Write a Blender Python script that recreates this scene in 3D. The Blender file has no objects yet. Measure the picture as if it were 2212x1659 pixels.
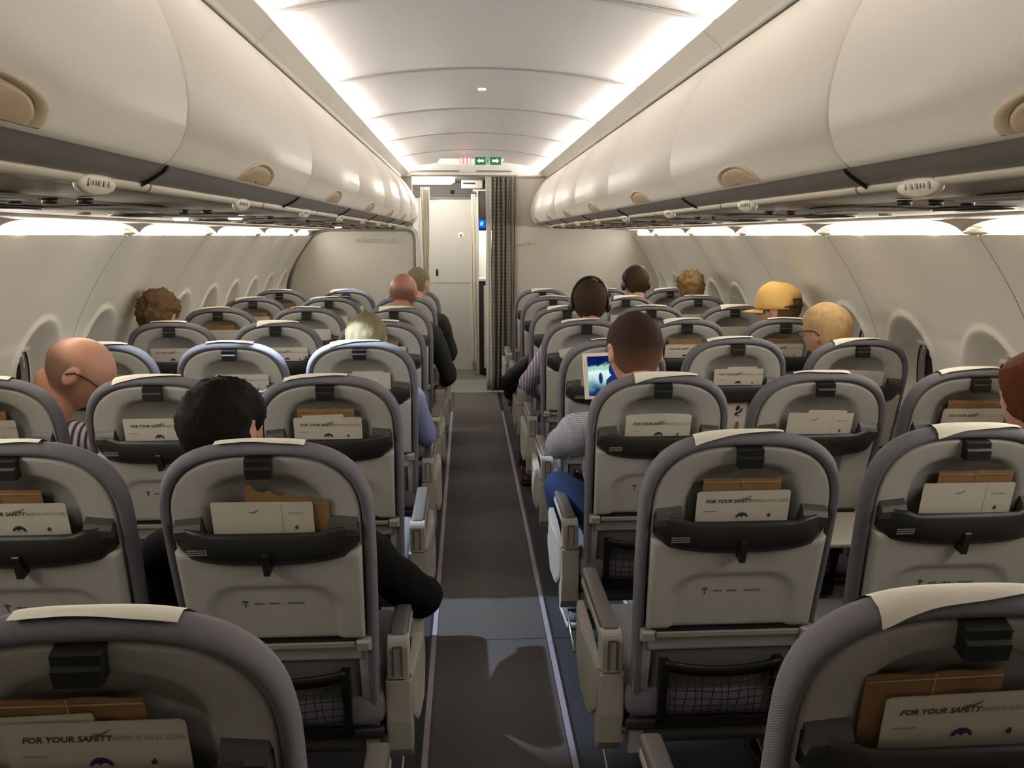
import bpy, bmesh, math, random
from mathutils import Vector, Matrix, Euler, noise as mnoise
random.seed(7)
SC = bpy.context.scene
COL = SC.collection

# ------------------------------------------------------------------ camera
cam_d = bpy.data.cameras.new('camera')
cam = bpy.data.objects.new('camera', cam_d)
COL.objects.link(cam)
cam_d.sensor_width = 36.0
cam_d.lens = 1744.4 / 2212 * 36
cam_d.clip_start = 0.02
cam.location = (-0.0854, 0.0, 1.5458)
cam.rotation_euler = Euler((math.pi / 2 - 0.1817, 0, -0.05613), 'XYZ')
SC.camera = cam

# ------------------------------------------------------------------ world, exposure
wd = bpy.data.worlds.new('world')
SC.world = wd
wd.use_nodes = True
wd.node_tree.nodes['Background'].inputs[0].default_value = (0.02, 0.02, 0.02, 1)
wd.node_tree.nodes['Background'].inputs[1].default_value = 0.0
SC.view_settings.view_transform = 'Standard'
SC.view_settings.look = 'None'
SC.view_settings.gamma = 1.0
SC.view_settings.use_curve_mapping = False
SC.view_settings.exposure = 0.0
try:
    SC.cycles.max_bounces = 7
    SC.cycles.diffuse_bounces = 5
    SC.cycles.glossy_bounces = 3
    SC.cycles.caustics_reflective = False
    SC.cycles.caustics_refractive = False
except Exception:
    pass

CEIL_E = 72.0       # ceiling cove tubes
WALL_E = 58.0        # side wall light strips
READ_W = 26.0       # reading spots (watts)
ENTRY_E = 120.0
WARM = (1.0, 0.94, 0.87)
COOL = (0.62, 0.80, 1.0)

# ------------------------------------------------------------------ materials
def srgb(r, g, b):
    def f(c):
        c = c / 255.0
        return c / 12.92 if c <= 0.04045 else ((c + 0.055) / 1.055) ** 2.4
    return (f(r), f(g), f(b), 1.0)

def mat(name, color, rough=0.5, metal=0.0, var=0.0, vscale=8.0, bump=0.0, bscale=200.0, emit=None, estr=0.0, spec=None, stretch=None):
    m = bpy.data.materials.new(name)
    m.use_nodes = True
    nt = m.node_tree
    b = nt.nodes['Principled BSDF']
    c = srgb(*color)
    b.inputs['Base Color'].default_value = c
    b.inputs['Roughness'].default_value = rough
    b.inputs['Metallic'].default_value = metal
    if spec is not None:
        b.inputs['Specular IOR Level'].default_value = spec
    if emit:
        b.inputs['Emission Color'].default_value = (emit[0], emit[1], emit[2], 1)
        b.inputs['Emission Strength'].default_value = estr
    if var or bump:
        tc = nt.nodes.new('ShaderNodeTexCoord')
        mp = nt.nodes.new('ShaderNodeMapping')
        if stretch:
            mp.inputs['Scale'].default_value = stretch
        nt.links.new(tc.outputs['Object'], mp.inputs[0])
    if var:
        n = nt.nodes.new('ShaderNodeTexNoise')
        n.inputs['Scale'].default_value = vscale
        n.inputs['Detail'].default_value = 4
        nt.links.new(mp.outputs[0], n.inputs['Vector'])
        r = nt.nodes.new('ShaderNodeMixRGB')
        r.inputs[1].default_value = tuple(x * (1 - var) for x in c[:3]) + (1,)
        r.inputs[2].default_value = tuple(min(1, x * (1 + var)) for x in c[:3]) + (1,)
        nt.links.new(n.outputs['Fac'], r.inputs[0])
        nt.links.new(r.outputs[0], b.inputs['Base Color'])
    if bump:
        n2 = nt.nodes.new('ShaderNodeTexNoise')
        n2.inputs['Scale'].default_value = bscale
        nt.links.new(mp.outputs[0], n2.inputs['Vector'])
        bp = nt.nodes.new('ShaderNodeBump')
        bp.inputs['Strength'].default_value = bump
        bp.inputs['Distance'].default_value = 0.003
        nt.links.new(n2.outputs['Fac'], bp.inputs['Height'])
        nt.links.new(bp.outputs[0], b.inputs['Normal'])
    return m

def emat(name, color, strength):
    m = bpy.data.materials.new(name)
    m.use_nodes = True
    nt = m.node_tree
    nt.nodes.remove(nt.nodes['Principled BSDF'])
    e = nt.nodes.new('ShaderNodeEmission')
    e.inputs[0].default_value = (color[0], color[1], color[2], 1)
    e.inputs[1].default_value = strength
    nt.links.new(e.outputs[0], nt.nodes['Material Output'].inputs[0])
    return m

def pattern_mat(name, kind, c1, c2, scale, rough=0.85):
    """woven patterns: 'check', 'stripe', 'plaid', 'ribs'"""
    m = bpy.data.materials.new(name)
    m.use_nodes = True
    nt = m.node_tree
    b = nt.nodes['Principled BSDF']
    b.inputs['Roughness'].default_value = rough
    b.inputs['Specular IOR Level'].default_value = 0.2
    tc = nt.nodes.new('ShaderNodeTexCoord')
    def wave(direction, sc, dist=0.0):
        w = nt.nodes.new('ShaderNodeTexWave')
        w.wave_type = 'BANDS'
        w.bands_direction = direction
        w.inputs['Scale'].default_value = sc
        w.inputs['Distortion'].default_value = dist
        nt.links.new(tc.outputs['Object'], w.inputs['Vector'])
        return w.outputs['Fac']
    mix = nt.nodes.new('ShaderNodeMixRGB')
    mix.inputs[1].default_value = srgb(*c1)
    mix.inputs[2].default_value = srgb(*c2)
    if kind == 'stripe':
        nt.links.new(wave('X', scale, 1.5), mix.inputs[0])
    elif kind == 'ribs':
        nt.links.new(wave('DIAGONAL', scale, 0.3), mix.inputs[0])
        bp = nt.nodes.new('ShaderNodeBump')
        bp.inputs['Strength'].default_value = 0.3
        bp.inputs['Distance'].default_value = 0.0015
        nt.links.new(wave('DIAGONAL', scale, 0.3), bp.inputs['Height'])
        nt.links.new(bp.outputs[0], b.inputs['Normal'])
    else:
        mm = nt.nodes.new('ShaderNodeMath')
        mm.operation = 'MULTIPLY' if kind == 'check' else 'MAXIMUM'
        if kind == 'plaid': mm.operation = 'MULTIPLY'
        nt.links.new(wave('X', scale * (4 if kind == 'plaid' else 1), 0.3), mm.inputs[0])
        nt.links.new(wave('Z', scale, 0.3), mm.inputs[1])
        nt.links.new(mm.outputs[0], mix.inputs[0])
    nt.links.new(mix.outputs[0], b.inputs['Base Color'])
    return m

M = {}
M['ceiling'] = mat('ceiling_plastic', (206, 203, 202), 0.42)
M['bin'] = mat('bin_plastic', (234, 228, 216), 0.46, spec=0.35)
M['wall'] = mat('sidewall_plastic', (232, 228, 218), 0.5)
M['funnel'] = mat('window_surround', (226, 222, 214), 0.5)
M['bulk'] = mat('bulkhead_laminate', (182, 177, 166), 0.5)
M['trimdark'] = mat('dark_gap_trim', (52, 46, 38), 0.6)
M['trimgrey'] = mat('grey_trim', (120, 112, 102), 0.5)
M['strip'] = mat('cove_strip', (206, 202, 192), 0.5)
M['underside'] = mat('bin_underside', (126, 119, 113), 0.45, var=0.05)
M['psu'] = mat('service_panel_plastic', (184, 174, 158), 0.65, spec=0.2)
M['psu2'] = mat('service_panel_grey', (134, 126, 114), 0.6, spec=0.2)
M['rail'] = mat('rail_plastic', (206, 198, 180), 0.4)
M['latch'] = mat('latch_beige', (196, 176, 146), 0.45)
M['latch2'] = mat('latch_inner', (182, 160, 130), 0.45)
M['shell'] = mat('seat_shell', (176, 175, 169), 0.42, spec=0.4)
M['shell2'] = mat('seat_shell_lower', (106, 104, 100), 0.5)
M['fabric'] = pattern_mat('seat_fabric', 'ribs', (100, 99, 104), (114, 112, 118), 190.0)
M['fabric_front'] = mat('seat_fabric_front', (110, 108, 114), 0.9)
M['pocket'] = mat('pocket_dark', (36, 35, 33), 0.42, spec=0.4)
M['pocket2'] = mat('pocket_shoulder', (60, 59, 56), 0.42)
M['black'] = mat('black_plastic', (26, 25, 24), 0.4)
M['net'] = mat('net_cord', (22, 22, 22), 0.8)
M['cloth'] = mat('white_cloth', (226, 220, 204), 0.85, bump=0.15, bscale=500)
M['paper'] = mat('paper_white', (206, 200, 186), 0.7)
M['kraft'] = mat('kraft_paper', (142, 108, 70), 0.8, var=0.08, vscale=20)
M['ink'] = mat('ink_dark', (70, 66, 62), 0.7)
M['inkgrey'] = mat('ink_grey', (160, 154, 142), 0.7)
M['inkblue'] = mat('ink_violet', (52, 42, 74), 0.7)
M['pad'] = mat('armrest_pad', (82, 78, 75), 0.5)
M['armp'] = mat('armrest_plastic', (160, 156, 146), 0.45)
M['metal'] = mat('brushed_metal', (170, 168, 160), 0.35, 0.9)
M['darkmetal'] = mat('dark_frame', (48, 48, 50), 0.5, 0.3)
M['carpet'] = pattern_mat('aisle_carpet', 'ribs', (78, 74, 72), (98, 93, 90), 60.0)
M['carpet2'] = mat('side_carpet', (52, 53, 57), 0.95, var=0.15, vscale=60)
M['vinyl'] = mat('galley_vinyl', (116, 118, 106), 0.5)
M['glow'] = mat('photoluminescent_strip', (158, 148, 160), 0.4)
M['glass'] = mat('night_glass', (14, 15, 17), 0.08, spec=0.8)
M['doorw'] = mat('door_laminate', (206, 203, 196), 0.45)
M['curtw'] = mat('white_curtain', (222, 214, 198), 0.85)
M['curtp'] = pattern_mat('plaid_curtain', 'plaid', (98, 95, 85), (146, 141, 126), 9.0)
M['green'] = mat('sign_green', (0, 92, 44), 0.5, emit=(0.0, 0.25, 0.10), estr=0.25)
M['white'] = mat('sign_white', (225, 228, 220), 0.5, emit=(0.8, 0.9, 0.8), estr=0.25)
M['red'] = emat('sign_red_glow', (1.0, 0.05, 0.08), 3.0)
M['redhot'] = emat('sign_red_core', (1.0, 0.45, 0.5), 2.5)
M['blue'] = emat('screen_blue', (0.01, 0.08, 0.9), 1.6)
M['cyan'] = emat('screen_cyan', (0.05, 0.75, 1.0), 3.0)
M['tube'] = emat('cove_tube', WARM, CEIL_E)
M['wlight'] = emat('sidewall_lens', (1.0, 0.935, 0.83), WALL_E)
M['entry'] = emat('entry_tube', (1.0, 0.95, 0.86), ENTRY_E)
M['galleylight'] = emat('galley_tube', (1.0, 0.96, 0.9), 45.0)
M['spot'] = emat('spot_lens', (0.80, 0.86, 1.0), 30.0)

# ------------------------------------------------------------------ mesh helpers
def link(o, parent=None):
    COL.objects.link(o)
    if parent is not None:
        o.parent = parent
    return o

def part(name, me, parent=None, loc=None, rot=None, label=None):
    o = bpy.data.objects.new(name, me)
    link(o, parent)
    if loc is not None: o.location = loc
    if rot is not None: o.rotation_euler = rot
    if label: o['label'] = label
    return o

def empty(name, loc, label, cat, group=None, rz=0.0):
    o = bpy.data.objects.new(name, None)
    o.empty_display_size = 0.05
    COL.objects.link(o)
    o.location = loc
    o.rotation_euler = (0, 0, rz)
    o['label'] = label
    o['category'] = cat
    if group: o['group'] = group
    return o

def tag(o, label, cat, group=None):
    o['label'] = label
    o['category'] = cat
    if group: o['group'] = group
    return o

def struct(name, me, label=None, parent=None, loc=None):
    o = part(name, me, parent, loc)
    if parent is None:
        o['kind'] = 'structure'
    if label: o['label'] = label
    return o

def mesh(name, V, F, m, smooth=False):
    me = bpy.data.meshes.new(name)
    me.from_pydata([tuple(v) for v in V], [], F)
    mats = m if isinstance(m, (list, tuple)) else [m]
    for x in mats: me.materials.append(x)
    if smooth:
        for p in me.polygons: p.use_smooth = True
    me.update()
    return me

class B:
    """collects shapes in a bmesh"""
    def __init__(s):
        s.bm = bmesh.new()
        s.mi = 0
    def add(s, V, F, smooth=False):
        vs = [s.bm.verts.new(v) for v in V]
        for f in F:
            try:
                fc = s.bm.faces.new([vs[i] for i in f])
                fc.smooth = smooth
                fc.material_index = s.mi
            except ValueError:
                pass
        return vs
    def box(s, c, d, bev=0.0, rot=None, seg=2):
        tmp = bmesh.new()
        bmesh.ops.create_cube(tmp, size=1.0)
        bmesh.ops.scale(tmp, vec=Vector(d), verts=tmp.verts)
        if bev > 0:
            bmesh.ops.bevel(tmp, geom=tmp.edges[:], offset=bev, segments=seg, affect='EDGES', profile=0.5)
        mt = Matrix.Translation(Vector(c))
        if rot is not None:
            mt = mt @ Euler(rot).to_matrix().to_4x4()
        bmesh.ops.transform(tmp, matrix=mt, verts=tmp.verts)
        s.merge(tmp, bev > 0)
        return s
    def merge(s, tmp, smooth=False):
        tmp.verts.index_update()
        V = [v.co.copy() for v in tmp.verts]
        F = [[v.index for v in f.verts] for f in tmp.faces]
        tmp.free()
        s.add(V, F, smooth)
    def loft(s, rings, closed=True, cap=(True, True), smooth=True):
        n = len(rings[0])
        V = [v for r in rings for v in r]
        F = []
        for i in range(len(rings) - 1):
            for j in range(n if closed else n - 1):
                a = i * n + j; b = i * n + (j + 1) % n
                F.append((a, b, b + n, a + n))
        if cap[0]: F.append(tuple(range(n))[::-1])
        if cap[1]: F.append(tuple(range((len(rings) - 1) * n, len(rings) * n)))
        s.add(V, F, smooth)
        return s
    def tube(s, pts, r, seg=8, closed=False):
        P = [Vector(p) for p in pts]
        R = r if isinstance(r, (list, tuple)) else [r] * len(P)
        rings = []
        up = Vector((0, 0, 1))
        prev = None
        for i, p in enumerate(P):
            if closed:
                t = (P[(i + 1) % len(P)] - P[i - 1]).normalized()
            else:
                t = (P[min(i + 1, len(P) - 1)] - P[max(i - 1, 0)]).normalized()
            if prev is None:
                a = t.orthogonal().normalized()
            else:
                a = (prev - t * prev.dot(t))
                a = a.normalized() if a.length > 1e-6 else t.orthogonal().normalized()
            prev = a
            b = t.cross(a)
            rings.append([p + (a * math.cos(k * 2 * math.pi / seg) + b * math.sin(k * 2 * math.pi / seg)) * R[i] for k in range(seg)])
        if closed:
            rings.append(rings[0])
        s.loft(rings, True, (not closed, not closed))
        return s
    def prism(s, pts, fn, w0, w1, bev=0.0):
        """outline pts (a,b) -> fn(a,b,w); extruded from w0 to w1 with a small chamfer at w1"""
        if bev > 0:
            cx = sum(p[0] for p in pts) / len(pts); cy = sum(p[1] for p in pts) / len(pts)
            def ins(p):
                dx, dy = cx - p[0], cy - p[1]
                L = math.hypot(dx, dy) or 1
                return (p[0] + dx / L * bev, p[1] + dy / L * bev)
            sg = 1 if w1 > w0 else -1
            rings = [[fn(a, b, w0) for a, b in pts], [fn(a, b, w1 - sg * bev) for a, b in pts], [fn(*ins(p), w1) for p in pts]]
        else:
            rings = [[fn(a, b, w0) for a, b in pts], [fn(a, b, w1) for a, b in pts]]
        s.loft(rings, True, (True, True), False)
        return s
    def ball(s, c, r, rot=None, u=16, v=10):
        tmp = bmesh.new()
        bmesh.ops.create_uvsphere(tmp, u_segments=u, v_segments=v, radius=1.0)
        mt = Matrix.Translation(Vector(c))
        if rot is not None: mt = mt @ (rot if isinstance(rot, Matrix) else Euler(rot).to_matrix().to_4x4())
        mt = mt @ Matrix.Diagonal((r[0], r[1], r[2], 1)) if isinstance(r, (tuple, list)) else mt @ Matrix.Scale(r, 4)
        bmesh.ops.transform(tmp, matrix=mt, verts=tmp.verts)
        s.merge(tmp, True)
        return s
    def cone(s, p0, p1, r0, r1, seg=14):
        s.tube([p0, p1], [r0, r1], seg)
        return s
    def caps(s, p0, p1, r0, r1):
        s.cone(p0, p1, r0, r1); s.ball(p0, r0, u=12, v=8); s.ball(p1, r1, u=12, v=8)
        return s
    def done(s, name, m):
        bmesh.ops.recalc_face_normals(s.bm, faces=s.bm.faces)
        me = bpy.data.meshes.new(name)
        s.bm.to_mesh(me)
        s.bm.free()
        for x in (m if isinstance(m, (list, tuple)) else [m]): me.materials.append(x)
        return me

def text_mesh(txt, size, m, bold=0.0, shear=0.0, align='LEFT'):
    cu = bpy.data.curves.new('lettering', 'FONT')
    cu.body = txt; cu.size = size; cu.shear = shear; cu.offset = bold; cu.align_x = align
    cu.resolution_u = 2
    o = bpy.data.objects.new('lettering', cu)
    COL.objects.link(o)
    dg = bpy.context.evaluated_depsgraph_get()
    me = bpy.data.meshes.new_from_object(o.evaluated_get(dg))
    bpy.data.objects.remove(o)
    me.materials.clear(); me.materials.append(m)
    return me

def remesh(me, voxel, smooth_it=6):
    """voxel union of the overlapping solids in me, worked out in a scratch scene"""
    ts = bpy.data.scenes.new('scratch')
    o = bpy.data.objects.new('tmp', me)
    ts.collection.objects.link(o)
    r = o.modifiers.new('r', 'REMESH'); r.mode = 'VOXEL'; r.voxel_size = voxel; r.use_smooth_shade = True
    if smooth_it:
        k = o.modifiers.new('s', 'SMOOTH'); k.factor = 0.5; k.iterations = smooth_it
    vl = ts.view_layers[0]
    vl.update()
    out = bpy.data.meshes.new_from_object(o.evaluated_get(vl.depsgraph))
    bpy.data.objects.remove(o)
    bpy.data.scenes.remove(ts)
    return out

def lerp(a, b, t): return a + (b - a) * t
def sstep(a, b, x):
    t = max(0.0, min(1.0, (x - a) / (b - a)))
    return t * t * (3 - 2 * t)

ORD = ['zeroth', 'first', 'second', 'third', 'fourth', 'fifth', 'sixth', 'seventh', 'eighth', 'ninth']
SEAM = [1.439 + 1.108 * k for k in range(-2, 7)]       # -0.777 ... 8.087
Y_REAR, Y_FRONT = SEAM[0], 8.05

# ------------------------------------------------------------------ floor
def plane(x0, x1, y0, y1, z, m, name='p'):
    return mesh(name, [(x0, y0, z), (x1, y0, z), (x1, y1, z), (x0, y1, z)], [(0, 1, 2, 3)], m)

def slab(x0, x1, y0, y1, z0, z1, m, bev=0.0):
    b = B(); b.box(((x0 + x1) / 2, (y0 + y1) / 2, (z0 + z1) / 2), (x1 - x0, y1 - y0, z1 - z0), bev)
    return b.done('slab', m)

fl = struct('floor', slab(-1.95, 1.95, Y_REAR - 0.1, 9.6, -0.08, -0.006, M['darkmetal']), 'dark cabin floor with ribbed aisle carpet')
YC = [Y_REAR - 0.1, 1.0, 2.91, 4.9, 7.05, 7.96]
for i in range(5):
    part('carpet', slab(-0.212, 0.212, YC[i] + 0.002, YC[i + 1] - 0.002, -0.006, 0.0, M['carpet']), fl)
    for s in (-1, 1):
        part('carpet', slab(min(s * 0.242, s * 1.9), max(s * 0.242, s * 1.9), YC[i] + 0.002, YC[i + 1] - 0.002, -0.006, 0.0, M['carpet2']), fl)
for s in (-1, 1):
    part('track_border', slab(s * 0.2275 - 0.0145, s * 0.2275 + 0.0145, Y_REAR, 7.96, -0.006, 0.002, M['black']), fl)
    part('glow_strip', slab(s * 0.2235 - 0.0095, s * 0.2235 + 0.0095, Y_REAR, 7.05, 0.002, 0.0045, M['glow']), fl, label='pale lilac glow strip along the aisle edge')
part('vinyl', slab(-1.9, 1.9, 7.962, 9.5, -0.006, 0.0, M['vinyl']), fl, label='grey green vinyl floor of the galley area')

# ------------------------------------------------------------------ ceiling
def arc_pts():
    pts = []
    for i in range(25):
        x = lerp(-0.665, 0.665, i / 24)
        pts.append((x, 2.253 - 0.072 * (abs(x) / 0.665) ** 2))
    return pts
ceil = struct('ceiling', slab(-0.75, 0.75, Y_REAR, Y_FRONT, 2.34, 2.36, M['trimdark']), 'white arched ceiling of light panels')
def ceiling_panel():
    L = 1.108 - 0.016
    b = B()
    A = arc_pts()
    ring = []
    N = 8
    prof = [(0.0, 0.014), (0.004, 0.002), (0.012, 0.0), (0.04, -0.001), (L / 2, -0.002), (L - 0.04, -0.001), (L - 0.012, 0.0), (L - 0.004, 0.002), (L, 0.014)]
    for y, dz in prof:
        ring.append([(x, y, z + dz) for x, z in A])
    b.loft(ring, False, (False, False))
    return b.done('panel', M['ceiling'])
CP = ceiling_panel()
for k in range(len(SEAM) - 1):
    p = part('ceiling_panel', CP, ceil, (0, SEAM[k] + 0.008, 0))
# seam backing ribs, a little above the panels
def rib_mesh():
    b = B(); A = arc_pts()
    fz = lambda x, z: z - 0.0025
    b.loft([[(x, 0.005, z + 0.012) for x, z in A], [(x, 0.0075, fz(x, z)) for x, z in A], [(x, 0.0225, fz(x, z)) for x, z in A], [(x, 0.025, z + 0.012) for x, z in A]], False, (False, False))
    return b.done('rib', mat('ceiling_seam', (132, 128, 124), 0.6))
RM = rib_mesh()
for k in range(len(SEAM)):
    part('joint_rib', RM, ceil, (0, SEAM[k] - 0.015, 0))
# ledge strips (one per panel and side) and the cove tubes behind them
def ledge(s):
    L = 1.104
    P = [(0.700, 2.090), (0.688, 2.108), (0.637, 2.150), (0.633, 2.154), (0.637, 2.157), (0.660, 2.147), (0.69, 2.147), (0.71, 2.13), (0.71, 2.09)]
    b = B()
    b.loft([[(s * x, 0, z) for x, z in P], [(s * x, L, z) for x, z in P]], True, (True, True), False)
    return b.done('ledge', M['strip'])
LM = {s: ledge(s) for s in (-1, 1)}
for s in (-1, 1):
    side = 'left' if s < 0 else 'right'
    for k in range(len(SEAM) - 1):
        part('cove_ledge', LM[s], ceil, (0, SEAM[k] + 0.002, 0))
        b = B()
        y0, y1 = SEAM[k] + 0.045, SEAM[k + 1] - 0.045
        V = [(s * 0.652, y0, 2.153), (s * 0.672, y0, 2.178), (s * 0.672, y1, 2.178), (s * 0.652, y1, 2.153)]
        b.add(V, [(0, 1, 2, 3)])
        V = [(s * 0.6525, y0, 2.1525), (s * 0.675, y0, 2.179), (s * 0.675, y1, 2.179), (s * 0.6525, y1, 2.1525)]
        if k == 0:
            b.bm.free(); continue
        o = part('cove_light', b.done('tube', M['tube']))
        tag(o, 'white cove light along the %s ceiling edge, %s' % (side, ['behind the camera', 'above the nearest row', 'above the second row', 'above the third and fourth rows', 'above the fifth row', 'above the sixth row', 'above the seventh row', 'just before the exit sign'][k]), 'ceiling light', 'cove lights on the %s' % side)
    # dark gap between ledge and bins
    bb = B()
    bb.loft([[(s * x, y, z) for x, z in ((0.69, 2.115), (0.712, 2.11), (0.74, 2.05), (0.70, 2.03))] for y in (Y_REAR, Y_FRONT)], False, (False, False), False)
    part('dark_gap', bb.done('gap', M['trimdark']), ceil)
    part('gap_rail', slab(min(s * 0.692, s * 0.698), max(s * 0.692, s * 0.698), Y_REAR, Y_FRONT, 2.088, 2.094, M['trimgrey']), ceil)
# small ceiling fixture
b = B(); b.tube([(0, 4.137, 2.2505), (0, 4.137, 2.243)], [0.022, 0.018], 16)
tag(part('ceiling_sensor', b.done('sensor', M['white'])), 'small round white fixture in the middle of the ceiling', 'sensor')
b = None

# ------------------------------------------------------------------ overhead bins
BIN = [(0.72, 2.082), (0.705, 2.088), (0.690, 2.080), (0.668, 2.055), (0.632, 2.005), (0.600, 1.955), (0.574, 1.905), (0.556, 1.850), (0.546, 1.800), (0.544, 1.760), (0.549, 1.725), (0.561, 1.695), (0.578, 1.674), (0.590, 1.664), (0.605, 1.664)]
def bin_at(z):
    for i in range(len(BIN) - 1):
        z0, z1 = BIN[i][1], BIN[i + 1][1]
        if z1 <= z <= z0 and z0 != z1:
            return lerp(BIN[i][0], BIN[i + 1][0], (z0 - z) / (z0 - z1))
    return 0.58
def bin_door(s, L):
    b = B()
    rings = []
    for y, ins in ((0.0, 0.012), (0.002, 0.004), (0.007, 0.0), (L / 2, 0.0), (L - 0.007, 0.0), (L - 0.002, 0.004), (L, 0.012)):
        ring = []
        for i, (x, z) in enumerate(BIN):
            ring.append((s * (x + ins), y, z))
        rings.append(ring)
    b.loft(rings, False, (False, False))
    return b.done('door', M['bin'])
def latch_mesh(s, outer=True):
    b = B()
    # half moon on the door skin, bottom edge at z 1.667
    def fn(a, h, w):
        z = 1.668 + h
        x = bin_at(z) - w
        return (s * x, a, z)
    hw, hh = (0.135, 0.044) if outer else (0.108, 0.033)
    rings = []
    n = 22
    for sc, w in ((1.0, -0.006), (1.0, 0.004), (0.97, 0.006), (0.86, 0.006), (0.82, 0.002)) if outer else ((1.0, 0.0), (1.0, 0.0035), (0.9, 0.005), (0.5, 0.006), (0.1, 0.006)):
        rings.append([fn(hw * sc * math.cos(math.pi * i / n), hh * sc * max(0.0, math.sin(math.pi * i / n)) ** 0.8, w) for i in range(n + 1)])
    b.loft(rings, False, (False, False))
    return b.done('latch', M['latch'] if outer else M['latch2'])
def under_mesh(s, L):
    b = B()
    P = [(0.590, 1.667), (0.605, 1.656), (0.630, 1.642), (0.655, 1.634), (0.70, 1.631), (0.74, 1.630)]
    b.loft([[(s * x, y, z) for x, z in P] for y in (0.0, L)], False, (False, False))
    return b.done('under', M['underside'])
def groove_mesh(s):
    b = B()
    pts = [(s * x, 0.05 * t * t, z) for t, (x, z) in zip((0, .2, .45, .7, 1.0), ((0.592, 1.662), (0.605, 1.652), (0.628, 1.640), (0.65, 1.632), (0.672, 1.629)))]
    b.tube(pts, 0.003, 5)
    return b.done('groove', M['black'])
nth = ['', 'nearest', 'second', 'third', 'fourth', 'fifth', 'sixth', 'farthest']
DM = {s: bin_door(s, 1.108 - 0.005) for s in (-1, 1)}
LO = {s: latch_mesh(s) for s in (-1, 1)}
LI = {s: latch_mesh(s, False) for s in (-1, 1)}
UM = {s: under_mesh(s, 1.107) for s in (-1, 1)}
GM = {s: groove_mesh(s) for s in (-1, 1)}
for s in (-1, 1):
    side = 'left' if s < 0 else 'right'
    for k in range(0, len(SEAM) - 1):
        L = SEAM[k + 1] - SEAM[k]
        which = 'overhead bin just behind the camera, %s side' % side if k == 0 else '%s overhead bin on the %s side of the aisle' % (nth[k], side)
        t = empty('overhead_bin', (0, SEAM[k], 0), 'cream ' + which, 'overhead bin', 'overhead bins on the %s' % side)
        me = DM[s]
        d = part('bin_door', me, t, (0, 0.0025, 0))
        lo = part('latch', LO[s], t, (0, L / 2 - 0.01, 0), label='beige half-moon latch')
        part('latch_flap', LI[s], lo)
        part('underside', UM[s], t, label='dark grey underside')
        part('joint_groove', GM[s], t, (0, 0.02, 0))
    # end cap of the bin row at the bulkhead
    b = B()
    pts = [(s * x, y, z) for y in (0,) for x, z in BIN] + [(s * 1.2, 0, 1.664), (s * 1.2, 0, 2.08)]
# body behind the doors (dark box keeps light out of the crown)
for s in (-1, 1):
    me = slab(min(s * 0.745, s * 1.6), max(s * 0.745, s * 1.6), Y_REAR, Y_FRONT, 1.70, 2.12, M['trimdark'])
    struct('trim_%d' % (1 if s < 0 else 2), me, 'unseen dark box behind the overhead bins, keeps light out')

# ------------------------------------------------------------------ handrails with row placards
def placard(s):
    b = B()
    ring = []
    n = 14
    for w, sc in ((0.0, 0.9), (0.004, 1.0), (0.010, 1.0), (0.014, 0.85)):
        r = []
        for i in range(n):
            a = 2 * math.pi * i / n
            yy = 0.072 * math.cos(a) * sc * (1.0 if math.cos(a) > 0 else 0.85)
            zz = 0.017 * math.sin(a) * sc
            r.append((s * (0.662 - w - 0.25 * zz), yy, 1.624 + zz))
        ring.append(r)
    b.loft(ring, True, (True, True))
    return b.done('placard', M['rail'])
def placard_ink(s):
    b = B()
    for i, (y, w, h) in enumerate(((-0.034, 0.007, 0.012), (-0.020, 0.003, 0.008), (-0.010, 0.003, 0.008), (0.002, 0.008, 0.009), (0.018, 0.008, 0.009), (0.034, 0.003, 0.010))):
        b.box((s * 0.6465, y, 1.625), (0.0012, w, h))
    return b.done('placard_print', M['inkgrey'])
PM = {s: placard(s) for s in (-1, 1)}
PI = {s: placard_ink(s) for s in (-1, 1)}
for s in (-1, 1):
    side = 'left' if s < 0 else 'right'
    b = B(); b.tube([(s * 0.660, Y_REAR, 1.634), (s * 0.660, 7.95, 1.634)], 0.0115, 10)
    t = empty('handrail', (0, 0, 0), 'cream handrail with row placards under the %s overhead bins' % side, 'handrail')
    part('rail', b.done('rail', M['rail']), t)
    for i in range(8):
        p = part('row_placard', PM[s], t, (0, 1.31 + 0.825 * i, 0))
        part('placard_print', PI[s], p)
        b = B(); b.tube([(s * 0.660, 1.52 + 0.825 * i, 1.634), (s * 0.660, 1.526 + 0.825 * i, 1.634)], 0.0128, 10)
        part('rail_joint', b.done('joint', M['trimgrey']), t)

# ------------------------------------------------------------------ passenger service panels
def psu_mesh(s, L):
    b = B()
    P = [(0.74, 1.630), (0.90, 1.622), (0.905, 1.626), (0.915, 1.626), (0.92, 1.621), (1.05, 1.615), (1.20, 1.612), (1.30, 1.607), (1.305, 1.611), (1.315, 1.611), (1.32, 1.606), (1.42, 1.600), (1.492, 1.597), (1.500, 1.602), (1.500, 1.66)]
    b.loft([[(s * x, y, z) for x, z in P] for y in (0.0, 0.003, L - 0.003, L)], False, (False, False))
    return b.done('psu', M['psu'])
def oval_mesh(s):
    b = B()
    n = 28
    r0 = [(s * (1.15 + 0.075 * math.cos(2 * math.pi * i / n)), 0.13 * math.sin(2 * math.pi * i / n), 1.612) for i in range(n)]
    r1 = [(s * (1.15 + 0.070 * math.cos(2 * math.pi * i / n)), 0.125 * math.sin(2 * math.pi * i / n), 1.6055) for i in range(n)]
    b.loft([r0, r1], True, (True, True))
    return b.done('oval', M['black'])
def plate_mesh(s):
    b = B()
    b.box((s * 1.05, 0, 1.613), (0.34, 0.36, 0.006), 0.002)
    return b.done('plate', M['psu2'])
PS = {s: psu_mesh(s, 0.787 - 0.002) for s in (-1, 1)}
OV = {s: oval_mesh(s) for s in (-1, 1)}
PLT = {s: plate_mesh(s) for s in (-1, 1)}
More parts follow.
